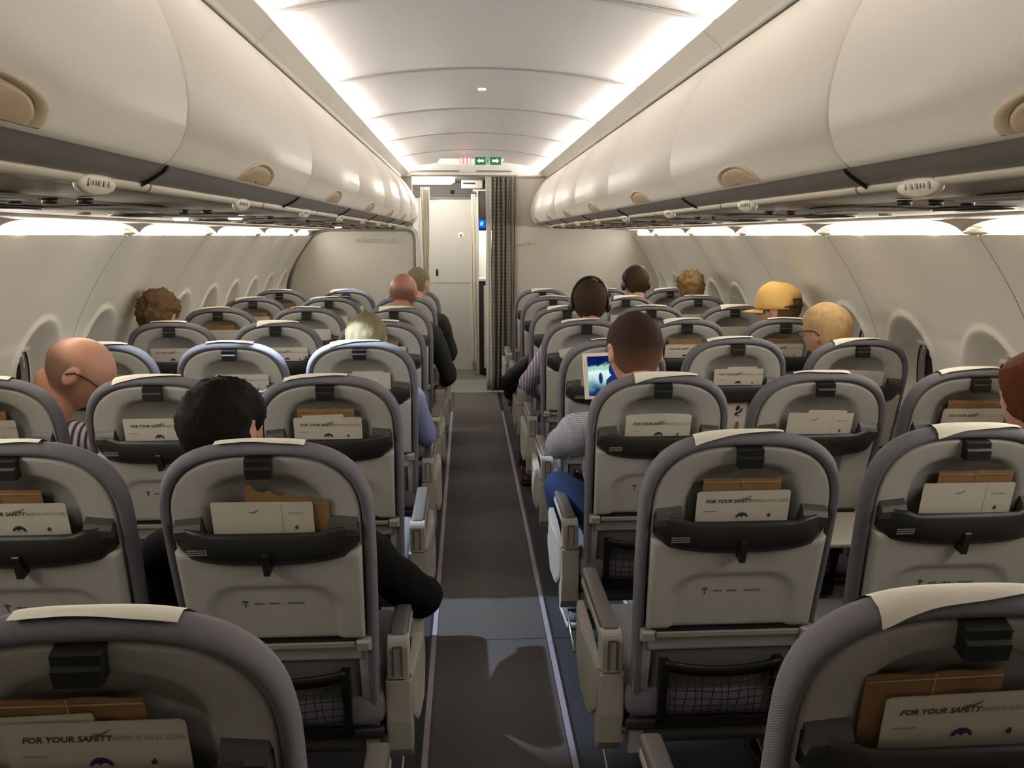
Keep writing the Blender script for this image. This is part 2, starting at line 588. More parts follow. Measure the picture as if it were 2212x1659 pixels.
def ring_mesh(r, m, dz=0.006):
    b = B(); b.tube([(0, 0, 0.004), (0, 0, -dz)], [r, r * 0.85], 16)
    return b.done('ring', m)
SPK = ring_mesh(0.022, M['psu2']); SPL = ring_mesh(0.028, M['spot'], 0.0080); SPB = ring_mesh(0.016, M['black'], 0.008)
PSU0 = 2.38 - 0.787 * 4
LIT = {(-1, 5, 0): (-0.93, 0.42), (-1, 5, 2): (0, 0), (-1, 9, 1): (0, 0)}
read_lights = []
for s in (-1, 1):
    side = 'left' if s < 0 else 'right'
    for k in range(0, 12):
        y0 = PSU0 + 0.787 * k
        if y0 < Y_REAR - 0.5 or y0 > 7.6: continue
        t = empty('reading_light_unit', (0, y0, 0), 'beige overhead service unit under the %s bins, %s' % (side, ('behind the camera', 'right above the camera', 'above the nearest row')[k] if k < 3 else ('beside the bulkhead' if k > 9 else 'above the %s row' % ORD[k - 1])), 'overhead unit', 'overhead service units on the %s' % side)
        part('panel', PS[s], t)
        part('air_outlet_plate', PLT[s], t, (0, 0.60, 0))
        part('speaker_grille', OV[s], t, (0, 0.36, 0), label='dark oval grille')
        for j, x in enumerate((0.95, 1.05, 1.15)):
            lit = s == -1 and ((k == 4 and j in (0, 2)) or (k == 8 and j == 1))
            zz = 1.609 if x > 1.1 else 1.612
            if j == 0: zz = 1.613
            o = part('reading_light', SPL if lit else SPK, t, (s * x, 0.77 - 0.0, zz), label='lit reading light' if lit else None)
            if lit: read_lights.append((s * x, y0 + 0.77, zz, k, j))
        for j, x in enumerate((0.86, 0.93, 1.0)):
            part('air_nozzle', SPB, t, (s * x, 0.14, 1.617))

# reading light lamps
def spot(name, loc, target, watts, size, color=COOL, blend=0.25):
    ld = bpy.data.lights.new(name, 'SPOT')
    ld.energy = watts; ld.color = color; ld.spot_size = size; ld.spot_blend = blend; ld.shadow_soft_size = 0.012
    o = bpy.data.objects.new(name, ld)
    COL.objects.link(o)
    o.location = loc
    o.rotation_euler = (Vector(target) - Vector(loc)).to_track_quat('-Z', 'Y').to_euler()
    return o
SPOTS = [((-1.15, 3.15, 1.59), (-1.25, 3.27, 0.75), 1.0), ((-0.95, 3.15, 1.59), (-0.16, 3.12, 0.1), 0.98), ((-1.05, 6.3, 1.59), (-0.85, 6.5, 0.85), 0.8)]
for (l, tg, sz) in SPOTS:
    spot('reading_lamp', l, tg, READ_W * (5.0 if tg[0] == -0.16 else 1.0), sz)

# ------------------------------------------------------------------ side walls
WP = [(1.560, 1.548), (1.575, 1.530), (1.600, 1.500), (1.640, 1.447), (1.675, 1.398), (1.710, 1.345), (1.745, 1.285), (1.775, 1.232), (1.800, 1.18), (1.820, 1.135), (1.840, 1.08), (1.855, 1.02), (1.863, 0.95), (1.866, 0.88), (1.864, 0.80), (1.858, 0.70), (1.845, 0.58), (1.82, 0.42), (1.79, 0.25), (1.76, 0.12), (1.75, 0.0)]
def wx(z):
    for i in range(len(WP) - 1):
        if WP[i + 1][1] <= z <= WP[i][1]:
            t = (WP[i][1] - z) / (WP[i][1] - WP[i + 1][1])
            t2 = t
            return lerp(WP[i][0], WP[i + 1][0], t2)
    return WP[-1][0]
WIN_Z, WIN_A, WIN_H = 0.955, 0.185, 0.245      # flared surround: centre height, half width, half height
OPEN_R = 0.60
def wall_x(y, z, wy):
    x = wx(z)
    x += -0.011 * math.cos(2 * math.pi * (y - wy[0]) / 0.554) * sstep(0.2, 0.9, z) * -1
    for w in wy:
        r = math.hypot((y - w) / WIN_A, (z - WIN_Z) / WIN_H)
        if r < 1.0:
            x += 0.092 * (1 - sstep(0.60, 1.0, r))
        if 0.9 < r < 1.14:
            x -= 0.015 * math.exp(-((r - 1.02) / 0.06) ** 2)
    return x
def wall_panel(s):
    wy = (0.277, 0.831)
    L = 1.108
    ny = 92
    zs = []
    z = 1.548
    while z > 1.26: zs.append(z); z -= 0.03
    while z > 0.66: zs.append(z); z -= 0.0125
    while z > 0.0: zs.append(z); z -= 0.06
    zs.append(0.0)
    V, F = [], []
    for z in zs:
        for j in range(ny + 1):
            y = 0.0015 + (L - 0.003) * j / ny
            e = 0.004 if j in (0, ny) else 0.0
            V.append((s * (wall_x(y, z, wy) + e), y, z))
    n = ny + 1
    for i in range(len(zs) - 1):
        for j in range(ny):
            yc = 0.0015 + (L - 0.003) * (j + .5) / ny; zc = (zs[i] + zs[i + 1]) / 2
            if any(math.hypot((yc - w) / WIN_A, (zc - WIN_Z) / WIN_H) < OPEN_R - 0.02 for w in wy): continue
            a = i * n + j
            f = (a, a + 1, a + n + 1, a + n)
            F.append(f if s > 0 else f[::-1])
    return mesh('wall_panel', V, F, M['wall'], True)
def win_parts(s):
    R = {}
    n = 40
    def el(r, dx, dz=0.0, ky=1.0):
        out = []
        for i in range(n):
            a = 2 * math.pi * i / n
            ca, sa = math.cos(a), math.sin(a)
            e = 0.85
            y = math.copysign(abs(ca) ** e, ca) * WIN_A * r * ky
            z = math.copysign(abs(sa) ** e, sa) * WIN_H * r
            dx = dx
            x = wx(WIN_Z) + dx + (wx(min(1.5, WIN_Z + z)) - wx(WIN_Z)) * 0.6
            out.append((s * x, y, WIN_Z + z + dz))
        return out
    b = B(); b.loft([el(0.66, 0.078), el(0.60, 0.082), el(0.585, 0.088)], True, (False, False)); R['frame'] = b.done('f', M['funnel'])
    b = B(); b.loft([el(0.60, 0.079), el(0.590, 0.076), el(0.580, 0.082)], True, (False, False)); R['seal'] = b.done('s', M['black'])
    b = B(); b.loft([el(0.585, 0.090), el(0.575, 0.104), el(0.56, 0.112)], True, (False, False)); R['reveal'] = b.done('r', M['funnel'])
    b = B(); b.loft([el(0.57, 0.110), el(0.3, 0.110), el(0.02, 0.110)], True, (False, True)); R['pane'] = b.done('p', M['glass'])
    b = B(); b.box((s * (wx(1.09) + 0.066), 0.0, 1.088), (0.03, 0.085, 0.022), 0.009); R['shade_handle'] = b.done('h', M['rail'])
    return R
wn = 0
for s in (-1, 1):
    side = 'left' if s < 0 else 'right'
    w = struct('wall_' + side, slab(min(s * 2.02, s * 2.06), max(s * 2.02, s * 2.06), Y_REAR, 9.6, 0, 2.3, M['trimdark']), 'curved cream cabin side wall on the %s' % side)
    W1 = wall_panel(s); WR = win_parts(s)
    for k in range(len(SEAM) - 1):
        part('wall_panel', W1, w, (0, SEAM[k], 0))
        for q, dy in enumerate((0.277, 0.831)):
            yy = SEAM[k] + dy
            wn += 1
            wo = struct('window_%d' % wn, WR['frame'], 'oval cabin window on the %s with flared surround, night outside' % side, loc=(0, yy, 0))
            for nm in ('seal', 'reveal', 'pane', 'shade_handle'):
                part(nm, WR[nm], wo)
    # side wall light strip: lens, reflector, joint brackets
    for k in range(len(SEAM) - 1):
        y0 = SEAM[k]
        b = B()
        V, F = [], []
        n = 24
        for j in range(n + 1):
            y = 0.02 + (1.068 if k < len(SEAM) - 2 else 0.80) * j / n
            u = abs(2 * j / n - 1)
            h = 0.034 * (1 - u ** 6)
            V += [(s * 1.566, y, 1.551), (s * 1.566, y, 1.558 + 0.3 * h), (s * 1.555, y, 1.562 + 0.75 * h)]
        for j in range(n):
            for q in range(2):
                a = j * 3 + q
                F.append((a, a + 3, a + 4, a + 1))
        b.add(V, F, True)
        if k == 0:
            b.bm.free(); continue
        t = empty('sidewall_light', (0, y0, 0), 'glowing light strip at the top of the %s wall, %s' % (side, 'behind the camera' if k == 0 else '%s section from the camera' % nth[k]), 'wall light', 'wall lights on the %s' % side)
        part('lens', b.done('lens', M['wlight']), t)
        # reflector above, bowl shaped
        V, F = [], []
        m_ = 6
        for j in range(n + 1):
            y = 1.108 * j / n
            u = abs(2 * j / n - 1)
            dep = 0.075 * (1 - u ** 3)
            for q in range(m_ + 1):
                a = math.pi / 2 * q / m_
                V.append((s * (1.500 + 0.075 * math.sin(a)), y, 1.556 + 0.006 + (0.01 + dep) * math.cos(a)))
        for j in range(n):
            for q in range(m_):
                a = j * (m_ + 1) + q
                F.append((a, a + m_ + 1, a + m_ + 2, a + 1))
        part('reflector', mesh('reflector', V, F, M['wall'], True), t)
        b = B()
        b.ball((s * 1.548, 0.0, 1.558), (0.020, 0.075, 0.011), u=14, v=8)
        b.tube([(s * 1.566, -0.03, 1.545), (s * 1.578, 0.0, 1.528)], [0.010, 0.004], 8)
        part('joint_bracket', b.done('bracket', M['rail']), t)
        V, F = [], []
        for j in range(33):
            y = 1.108 * j / 32
            u = abs(2 * j / 32 - 1)
            zb = 1.598 - 0.040 * u ** 7
            for x, z in ((1.497, 1.604), (1.500, zb), (1.503, zb - 0.0005), (1.508, 1.604)):
                V.append((s * x, y, z))
        for j in range(32):
            for q in range(3):
                a = j * 4 + q
                F.append((a, a + 4, a + 5, a + 1))
        part('scalloped_fascia', mesh('fascia', V, F, M['psu'], True), t)
    # valance hiding the lens from above
    b = B()
    b.loft([[(s * x, y, z) for x, z in ((1.500, 1.598), (1.505, 1.603), (1.505, 1.68), (1.62, 1.68), (1.62, 1.54), (1.575, 1.545))] for y in (Y_REAR, Y_FRONT)], False, (False, False), False)
    part('valance', b.done('valance', M['wall']), w)

# unseen rear wall added behind the camera, closes the cabin and reflects fill light
struct('wall_rear', slab(-2.0, 2.0, Y_REAR - 0.04, Y_REAR, 0, 2.4, M['bulk']), 'unseen rear cabin wall added behind the camera')
#END_SHELL

# ------------------------------------------------------------------ bulkheads and galley area
def outline_solid(pts, y0, y1, m, bev=0.006):
    b = B()
    b.prism(pts, lambda a, h, w: (a, w, h), y1, y0, bev)
    return b.done('panel', m)
def rounded_poly(corners):
    """corners: (x, z, radius)"""
    out = []
    n = len(corners)
    for i in range(n):
        p = Vector(corners[i][:2]); r = corners[i][2]
        a = Vector(corners[i - 1][:2]); c = Vector(corners[(i + 1) % n][:2])
        if r <= 0:
            out.append((p.x, p.y)); continue
        d1 = (a - p).normalized(); d2 = (c - p).normalized()
        p1 = p + d1 * r; p2 = p + d2 * r
        for k in range(7):
            t = k / 6
            q = p1 * (1 - t) ** 2 + p * 2 * t * (1 - t) + p2 * t * t
            out.append((q.x, q.y))
    return out
LB = rounded_poly([(-1.80, 0.0, 0), (-0.585, 0.0, 0), (-0.585, 1.60, 0.10), (-1.50, 1.60, 0.12), (-1.66, 1.44, 0.15), (-1.80, 1.15, 0.2)])
lb = struct('wall_front_left', outline_solid(LB, 8.00, 8.05, M['bulk']), 'cream bulkhead panel in front of the left seats')
o = part('back_panel', slab(-1.95, -0.60, 8.06, 8.10, 0, 2.30, M['bulk']), lb)
b = B()
fr = [(x, 8.0, z) for x, z in LB[1:]]
b.tube(fr, 0.014, 8)
part('edge_frame', b.done('frame', M['trimgrey']), lb, label='dark grey edge frame of the bulkhead')
b = B()
ec = rounded_poly([(-0.585, 0.0, 0), (-0.585, 1.63, 0.12), (-0.80, 1.63, 0)])
b.tube([(x + 0.03, 8.0, z) for x, z in ec], 0.022, 8)
part('bright_edge', b.done('edge', M['doorw']), lb, label='white rounded corner frame')
M['inkfaint'] = mat('ink_faint', (184, 174, 156), 0.6)
tx = text_mesh('BUSINESS CLASS', 0.060, M['inkfaint'], 0.0)
o = part('lettering', tx, lb, (-1.16, 7.9935, 1.475), (math.pi / 2, 0, 0), label='faint grey lettering on the bulkhead')

RB = rounded_poly([(0.395, 0.0, 0), (1.90, 0.0, 0), (1.90, 0.9, 0), (1.78, 1.30, 0.15), (1.60, 1.62, 0.1), (0.75, 1.62, 0), (0.72, 2.10, 0), (0.395, 2.10, 0)])
rb = struct('wall_front_right', outline_solid(RB, 8.00, 8.05, M['bulk']), 'cream bulkhead panel in front of the right seats')
part('back_panel', slab(0.40, 1.95, 8.06, 8.10, 0, 2.30, M['bulk']), rb)
part('top_trim', slab(0.40, 0.80, 7.985, 8.0, 2.095, 2.108, M['trimgrey']), rb)
b = B()
b.tube([(0.405, 7.985, 1.46), (0.50, 7.985, 1.462), (0.545, 7.985, 1.475)], [0.006, 0.006, 0.004], 6)
b.ball((0.56, 7.98, 1.478), (0.03, 0.008, 0.014))
tag(part('curtain_strap', b.done('strap', M['latch'])), 'small beige curtain strap fixed to the right bulkhead', 'strap')

# header over the opening
hp = [(-0.70, 2.125)] + [(x, 2.253 - 0.072 * (abs(x) / 0.665) ** 2 + 0.002) for x in [lerp(-0.66, 0.66, i / 20) for i in range(21)]] + [(0.70, 2.125)]
hd = struct('trim_3', outline_solid(hp, 8.04, 8.08, M['doorw'], 0.004), 'cream header panel above the forward opening')
part('header_grey_strip', slab(-0.62, 0.36, 8.02, 8.045, 2.150, 2.163, M['trimgrey']), hd)  # solid grey strip across the header
part('header_lip', slab(-0.70, 0.70, 8.00, 8.07, 2.105, 2.128, M['strip']), hd)
part('soffit', slab(-1.2, 1.2, 8.08, 9.5, 2.13, 2.16, M['trimgrey']), hd)
part('hatch_plate', slab(-0.14, 0.02, 8.015, 8.035, 2.148, 2.172, M['strip']), hd)
for xx in (-0.60, 0.72):
    pass

# exit and no smoking sign cluster under the ceiling arch
t = empty('exit_sign', (0, 7.2, 0), 'sign panel with two green arrow boxes and glowing red marks under the ceiling', 'sign')
pts = [(-0.335, 2.150), (-0.30, 2.198), (0.255, 2.198), (0.215, 2.150), (0.16, 2.146), (-0.25, 2.146)]
b = B(); b.prism(pts, lambda a, h, w: (a, w, h), 0.03, 0.0, 0.003)
part('sign_board', b.done('board', M['white']), t)
def zs_(v): return v
for i, (x0, x1) in enumerate(((-0.0, 0.092), (0.128, 0.225))):
    part('green_box', slab(x0, x1, -0.012, 0.002, 2.147, 2.212, M['green'], 0.002), t, label='dark green box with a pale arrow')
    cx = (x0 + x1) / 2; sgn = -1 if i == 0 else 1
    A = [(-0.030, 0), (-0.008, 0.020), (-0.008, 0.010), (0.030, 0.010), (0.030, -0.010), (-0.008, -0.010), (-0.008, -0.020)]
    b = B(); b.prism([(cx - sgn * a, 2.180 + h) for a, h in A], lambda a, h, w: (a, w, h), -0.012, -0.0145)
    part('arrow', b.done('arrow', M['white']), t, label='pale green arrow')
b = B()   # running figure between the boxes
b.ball((0.114, -0.004, 2.200), 0.006, u=8, v=6)
b.tube([(0.112, -0.004, 2.193), (0.108, -0.004, 2.176)], 0.0045, 6)
b.tube([(0.108, -0.004, 2.176), (0.117, -0.004, 2.166), (0.110, -0.004, 2.154)], 0.003, 6)
b.tube([(0.108, -0.004, 2.176), (0.100, -0.004, 2.166), (0.098, -0.004, 2.154)], 0.003, 6)
b.tube([(0.098, -0.004, 2.190), (0.122, -0.004, 2.184)], 0.0025, 6)
part('running_figure', b.done('fig', M['trimgrey']), t)
for i in range(3):
    x = -0.118 + 0.034 * i
    b = B(); b.box((x, -0.006, 2.178), (0.016, 0.008, 0.050), 0.004)
    part('red_mark', b.done('mark', M['redhot']), t, label='glowing red and white mark')
    b = B(); b.box((x, -0.003, 2.182), (0.026, 0.006, 0.062), 0.005)
    part('red_glow_halo', b.done('mark', M['red']), t)  # red glow around the mark, built as an emissive box

# forward wall with door
fw = struct('wall_front', slab(-1.9, 1.9, 9.46, 9.52, 0, 2.2, M['doorw']), 'cream forward wall behind the vestibule')
part('upper_panel', slab(-0.70, 0.10, 9.40, 9.46, 1.975, 2.13, mat('dark_grey_panel', (92, 87, 82), 0.6)), fw, label='grey panel above the door')
b = B(); b.tube([(-0.235, 9.395, 2.03), (-0.235, 9.385, 2.03)], 0.022, 16)
part('small_vent', b.done('vent', M['black']), fw)
part('door_frame', slab(-0.60, -0.515, 9.40, 9.46, 0, 1.975, M['strip']), fw)
part('door_frame', slab(0.01, 0.06, 9.40, 9.46, 0, 1.975, M['strip']), fw)
part('door_frame', slab(-0.515, 0.01, 9.41, 9.46, 1.955, 1.975, M['trimgrey']), fw)
D1 = rounded_poly([(-0.51, 0.03, 0), (0.005, 0.03, 0), (0.005, 1.95, 0.0), (-0.51, 1.95, 0.13)])
dr = struct('door_1', outline_solid(D1, 9.395, 9.43, M['doorw'], 0.004), 'cream lavatory door at the end of the aisle')
part('panel_seam', slab(-0.505, 0.0, 9.392, 9.396, 1.008, 1.012, M['trimgrey']), dr)
b = B(); b.box((-0.42, 9.39, 1.13), (0.028, 0.012, 0.075), 0.005)
part('door_lock', b.done('lock', M['black']), dr, label='small dark oblong lock')
b = B(); b.tube([(-0.142, 9.396, 1.55), (-0.142, 9.386, 1.55)], [0.038, 0.032], 18)
p = part('door_knob', b.done('knob', M['white']), dr, label='round white knob')
b = B(); b.tube([(-0.142, 9.387, 1.55), (-0.142, 9.380, 1.55)], 0.014, 12)
part('knob_centre', b.done('kc', M['trimgrey']), p)
part('threshold', slab(-0.515, 0.01, 9.37, 9.41, 0.0, 0.028, M['strip']), dr)

# entry tube light
b = B(); b.tube([(-0.72, 8.5, 2.092), (-0.23, 8.5, 2.092), (-0.212, 8.5, 2.092)], [0.030, 0.030, 0.018], 12)
t = part('entry_light', b.done('tube', M['entry']))
tag(t, 'bright white tube light under the vestibule ceiling, left of the signs', 'ceiling light')
part('end_cap', slab(-0.212, -0.19, 8.485, 8.515, 2.08, 2.13, M['strip']), t)
# ceiling hatch with dark label
t = empty('ceiling_hatch', (0, 8.9, 0), 'grey hatch with a dark edge in the vestibule ceiling', 'hatch')
part('hatch_panel', slab(-0.13, 0.10, 0.0, 0.05, 2.045, 2.128, M['strip'], 0.004), t)
part('hatch_label', slab(-0.11, 0.02, -0.004, 0.0, 2.085, 2.105, M['trimdark']), t)

# curtains
def curtain(name, x0, x1, y, z0, z1, folds, amp, m, label, twist=0.0, pinch=None):
    n = folds * 8; rows = 14
    V, F = [], []
    for r in range(rows + 1):
        t = r / rows
        z = lerp(z1, z0, t)
        wsc = 1.0 if pinch is None else pinch(t)
        for j in range(n + 1):
            u = j / n
            x = lerp(x0, x1, 0.5 + (u - 0.5) * wsc) + 0.006 * math.sin(7 * t + u * 9)
            yy = y + amp * math.sin(u * folds * 2 * math.pi + twist * t) * (0.6 + 0.4 * t)
            V.append((x, yy, z))
    for r in range(rows):
        for j in range(n):
            a = r * (n + 1) + j
            F.append((a, a + 1, a + n + 2, a + n + 1))
    o = part(name, mesh(name, V, F, m, True))
    sm = o.modifiers.new('t', 'SOLIDIFY'); sm.thickness = 0.003
    tag(o, label, 'curtain')
    return o
curtain('curtain', 0.165, 0.325, 7.95, 0.02, 2.10, 4, 0.034, M['curtp'], 'gathered dark plaid curtain hanging on the right of the aisle end', 1.2, lambda t: 1.0 + 0.25 * t)
curtain('curtain', 0.105, 0.165, 7.965, 0.02, 2.10, 2, 0.010, M['strip'], 'narrow beige lining curtain at the left edge of the plaid curtain', 0.5)
curtain('curtain', 0.314, 0.405, 7.97, 0.05, 2.10, 3, 0.014, M['trimgrey'], 'grey curtain fold between the plaid curtain and the right bulkhead', 0.6)
curtain('curtain', -0.54, -0.455, 8.45, 0.03, 2.03, 4, 0.014, M['curtw'], 'bright white curtain gathered on the left of the vestibule', 1.0, lambda t: 1.0 if t < 0.3 else 0.8)
curtain('curtain', -0.035, 0.025, 9.0, 0.05, 1.99, 3, 0.012, M['curtw'], 'narrow white curtain hanging beside the galley post', 2.0, lambda t: 0.75 + 0.25 * math.sin(t * 9) ** 2)
b = B(); b.tube([(-0.6, 8.0, 2.112), (0.42, 8.0, 2.112)], 0.008, 8)
tag(part('curtain_track', b.done('trk', M['trimgrey'])), 'thin grey curtain track across the aisle opening', 'rail')

# galley
t = empty('galley_unit', (0, 9.0, 0), 'galley unit with lit niche, blue screen and dark upper locker behind the curtain', 'galley')
part('post', slab(0.035, 0.055, -0.01, 0.03, 0.0, 2.06, M['doorw'], 0.003), t, label='white upright post')
part('top_shelf', slab(-0.005, 1.2, -0.02, 0.4, 2.02, 2.05, M['doorw'], 0.003), t)
part('upper_locker', slab(0.055, 1.2, 0.0, 0.4, 1.72, 2.02, M['trimdark'], 0.003), t)
part('side_panel', slab(0.045, 0.055, 0.03, 0.40, 0.0, 2.02, M['doorw']), t)
part('niche_back', slab(0.055, 1.2, 0.33, 0.4, 1.07, 1.72, M['doorw']), t)
part('counter', slab(0.045, 1.2, -0.03, 0.4, 1.05, 1.08, M['doorw'], 0.003), t)
part('niche_lamp', slab(0.07, 1.1, 0.05, 0.12, 1.690, 1.715, M['galleylight']), t)
sc_ = part('screen_housing', slab(0.056, 0.20, -0.015, 0.02, 1.60, 1.72, M['black'], 0.004), t)
part('screen', slab(0.060, 0.13, -0.019, -0.015, 1.63, 1.715, M['blue']), sc_, label='glowing blue screen')
b = B(); b.ball((0.088, -0.021, 1.675), (0.017, 0.003, 0.024), rot=(0, 0.3, 0), u=12, v=8)
part('screen_mark', b.done('mk', M['cyan']), sc_, label='cyan mark on the screen')
part('lower_frame', slab(0.055, 1.2, 0.0, 0.4, 0.0, 1.05, M['trimdark']), t)
t = empty('service_trolley', (0.30, 8.96, 0), 'tall white service trolley with a dark frame below the galley counter', 'trolley')
part('body', slab(-0.20, 0.20, -0.02, 0.05, 0.08, 1.00, M['doorw'], 0.006), t)
part('frame', slab(-0.225, -0.20, -0.03, 0.05, 0.04, 1.03, M['black'], 0.003), t)
part('handle', slab(-0.17, 0.15, -0.045, -0.03, 0.90, 0.93, M['black'], 0.004), t)
for xx in (-0.18, 0.18):
    b = B(); b.tube([(xx - 0.012, 0.0, 0.035), (xx + 0.012, 0.0, 0.035)], 0.035, 14)
    part('wheel', b.done('wheel', M['black']), t)

# ------------------------------------------------------------------ seats
ALPHA = math.atan(0.2)
CA, SA = math.cos(ALPHA), math.sin(ALPHA)
def BP(u, v, w):
    """seat back frame: u sideways, v up the back (v*CA = height), w out of the back towards the row behind"""
    return (u, 0.2 * 1.105 - v * SA - w * CA, v * CA - w * SA)
def vz(z): return z / CA
def arch(hw, vb, vs, vt, ex=2.3, hb=None):
    hb = hw if hb is None else hb
    L = []
    for i in range(6):
        t = i / 6
        L.append((lerp(hb, hw, sstep(0, 1, t * 1.0)), lerp(vb, vs, t)))
    A = []
    for i in range(33):
        a = math.pi * i / 32
        c, s_ = math.cos(a), math.sin(a)
        A.append((hw * math.copysign(abs(c) ** (2 / ex), c), vs + (vt - vs) * abs(s_) ** (2 / ex)))
    return [(u, v) for u, v in L] + A + [(-u, v) for u, v in L[::-1]]
def ringw(o, w): return [BP(u, v, w) for u, v in o]
def aoff(d, vb=0.40, dv=None):
    return arch(0.226 - d, vb, 0.960, 1.156 - d, 2.85, 0.212 - d)

def m_cushion():
    b = B()
    b.loft([ringw(aoff(0.10), -0.080), ringw(aoff(0.075), -0.080), ringw(aoff(0.046), -0.064), ringw(aoff(0.026), -0.046), ringw(aoff(0.008), -0.026), ringw(aoff(0.001), -0.008),
            ringw(aoff(0.006), 0.008), ringw(aoff(0.013), 0.018), ringw(aoff(0.022), 0.016), ringw(aoff(0.028), 0.004), ringw(aoff(0.031), -0.01)], True, (True, False))
    return b.done('backrest_cushion', M['fabric'])
def m_shell():
    b = B()
    A = aoff(0.0285, 0.60); A2 = aoff(0.032, 0.60); A3 = aoff(0.037, 0.605)
    R0 = arch(0.136, 0.86, 1.00, 1.094, 2.5); R1 = arch(0.126, 0.86, 0.995, 1.086, 2.5); R2 = arch(0.114, 0.86, 0.99, 1.076, 2.5)
    b.loft([ringw(A, -0.004), ringw(A, 0.009), ringw(A2, 0.013), ringw(A3, 0.0125), ringw(R0, 0.0125), ringw(R1, 0.008), ringw(R2, -0.004), ringw(R2, -0.0045)], True, (False, True))
    return b.done('shell', M['shell'])
def m_pocket():
    # centre bulge: cross-section varies with u
    b = B()
    rings = []
    n = 26
    for i in range(n + 1):
        u = lerp(-0.193, 0.193, i / n)
        e = abs(u) / 0.193
        bot = vz(0.868) + 0.016 * e ** 2 + 0.020 * sstep(0.86, 1.0, e)
        top = vz(0.946) if abs(u) < 0.128 else vz(0.952)
        bulge = 0.040 * (1 - e ** 5) + 0.016
        rings.append([BP(u, bot, 0.010), BP(u, bot, bulge * 0.80), BP(u, lerp(bot, top, 0.25), bulge * 0.98), BP(u, lerp(bot, top, 0.55), bulge), BP(u, lerp(bot, top, 0.88), bulge * 0.92), BP(u, top, bulge * 0.80), BP(u, top - 0.002, bulge * 0.70), BP(u, lerp(bot, top, 0.5), bulge * 0.62), BP(u, bot + 0.005, 0.012)])
    b.loft(rings, True, (True, True))
    return b.done('literature_pocket', M['pocket'])
def m_shoulder(s):
    b = B()
    pts = [(s * 0.128, vz(0.930)), (s * 0.193, vz(0.930)), (s * 0.190, vz(0.966)), (s * 0.134, vz(0.972))]
    b.loft([[BP(u, v, 0.008) for u, v in pts], [BP(u, v - (0.012 if v > vz(0.95) else 0), 0.026) for u, v in pts], [BP(u * 0.995, v - (0.022 if v > vz(0.95) else 0), 0.034) for u, v in pts]], True, (True, True), False)
    return b.done('pocket_shoulder', M['pocket2'])
def m_tray():
    b = B()
    nu, nv = 44, 30
    hw = 0.196
    V, F = [], []
    def relief(u, v):
        cz = 0.705; hx, hy, r = 0.150, 0.120, 0.075
        qx, qy = abs(u) - hx + r, abs(v - cz) - hy + r
        if v < cz: qy = -1
        d = math.hypot(max(qx, 0), max(qy, 0)) + min(max(qx, qy), 0) - r
        return -0.008 * sstep(0.0, 0.016, -d)
    for i in range(nv + 1):
        for j in range(nu + 1):
            u = lerp(-hw, hw, j / nu)
            e = abs(u) / hw
            top = vz(0.876) + 0.018 * e ** 2 - 0.012 * math.exp(-(u / 0.022) ** 2)
            bot = vz(0.658)
            v = lerp(bot, top, i / nv)
            w = 0.032 + relief(u, v)
            if j in (0, nu) or i in (0, nv): w -= 0.006
            uu = u * (1 - 0.03 * (1 - i / nv))
            V.append(BP(uu, v, w))
    n = nu + 1
    for i in range(nv):
        for j in range(nu):
            a = i * n + j
            F.append((a, a + 1, a + n + 1, a + n))
    k = len(V)
    # rim back to the shell
    border = [j for j in range(n)] + [i * n + nu for i in range(1, nv + 1)] + [nv * n + j for j in range(nu - 1, -1, -1)] + [i * n for i in range(nv - 1, 0, -1)]
    for idx in border:
        p = Vector(V[idx]); V.append(tuple(p + Vector((0, CA, SA)) * 0.014))
    for q in range(len(border)):
        F.append((border[q], border[(q + 1) % len(border)], k + (q + 1) % len(border), k + q))
    b.add(V, F, True)
    return b.done('tray_table', M['shell'])
def m_prints():
    b = B()
    w = 0.0255
    def bar(u0, u1, v0, v1):
        b.add([BP(u0, v0, w), BP(u1, v0, w), BP(u1, v1, w), BP(u0, v1, w)], [(0, 1, 2, 3)])
    v0 = vz(0.757)
    for r in (0.004, 0.0075):        # aerial symbol
        for k in range(5):
            a0 = math.pi * (0.2 + 0.12 * k); a1 = math.pi * (0.2 + 0.12 * (k + 1))
            c = (-0.064, v0)
            b.add([BP(c[0] + r * math.cos(a0), c[1] + r * math.sin(a0), w), BP(c[0] + r * math.cos(a1), c[1] + r * math.sin(a1), w), BP(c[0] + (r + .002) * math.cos(a1), c[1] + (r + .002) * math.sin(a1), w), BP(c[0] + (r + .002) * math.cos(a0), c[1] + (r + .002) * math.sin(a0), w)], [(0, 1, 2, 3)])
    bar(-0.0652, -0.0628, v0 - 0.009, v0 + 0.003)
    for x, L in ((-0.044, 4), (-0.012, 5), (0.028, 9)):
        bar(x, x + 0.0035, v0 - 0.002, v0 + 0.002)
        for q in range(L):
            xx = x + 0.0055 + q * 0.0035
            bar(xx, xx + 0.0022, v0 - 0.0016, v0 + (0.0016 if q % 3 else 0.0026))
    return b.done('tray_print', M['inkblue'])
def m_smallprint():
    b = B()
    w = 0.0275
    for x0, L in ((-0.13, 20), (0.05, 18)):
        for q in range(L):
            xx = x0 + q * 0.0035
            if q % 6 == 5: continue
            b.add([BP(xx, vz(0.672), w if abs(xx) < 1 else w), BP(xx + 0.0024, vz(0.672), w), BP(xx + 0.0024, vz(0.672) + 0.0022, w), BP(xx, vz(0.672) + 0.0022, w)], [(0, 1, 2, 3)])
    return b.done('small_print', M['inkgrey'])
def m_pocketprint():
    b = B()
    for r in range(3):
        for q in range(9):
            x = -0.160 + q * 0.0046
            v = vz(0.901) + 0.0055 * r
            b.add([BP(x, v, 0.0525), BP(x + 0.0036, v, 0.0525), BP(x + 0.0036, v + 0.003, 0.0525), BP(x, v + 0.003, 0.0525)], [(0, 1, 2, 3)])
    return b.done('pocket_print', M['inkgrey'])
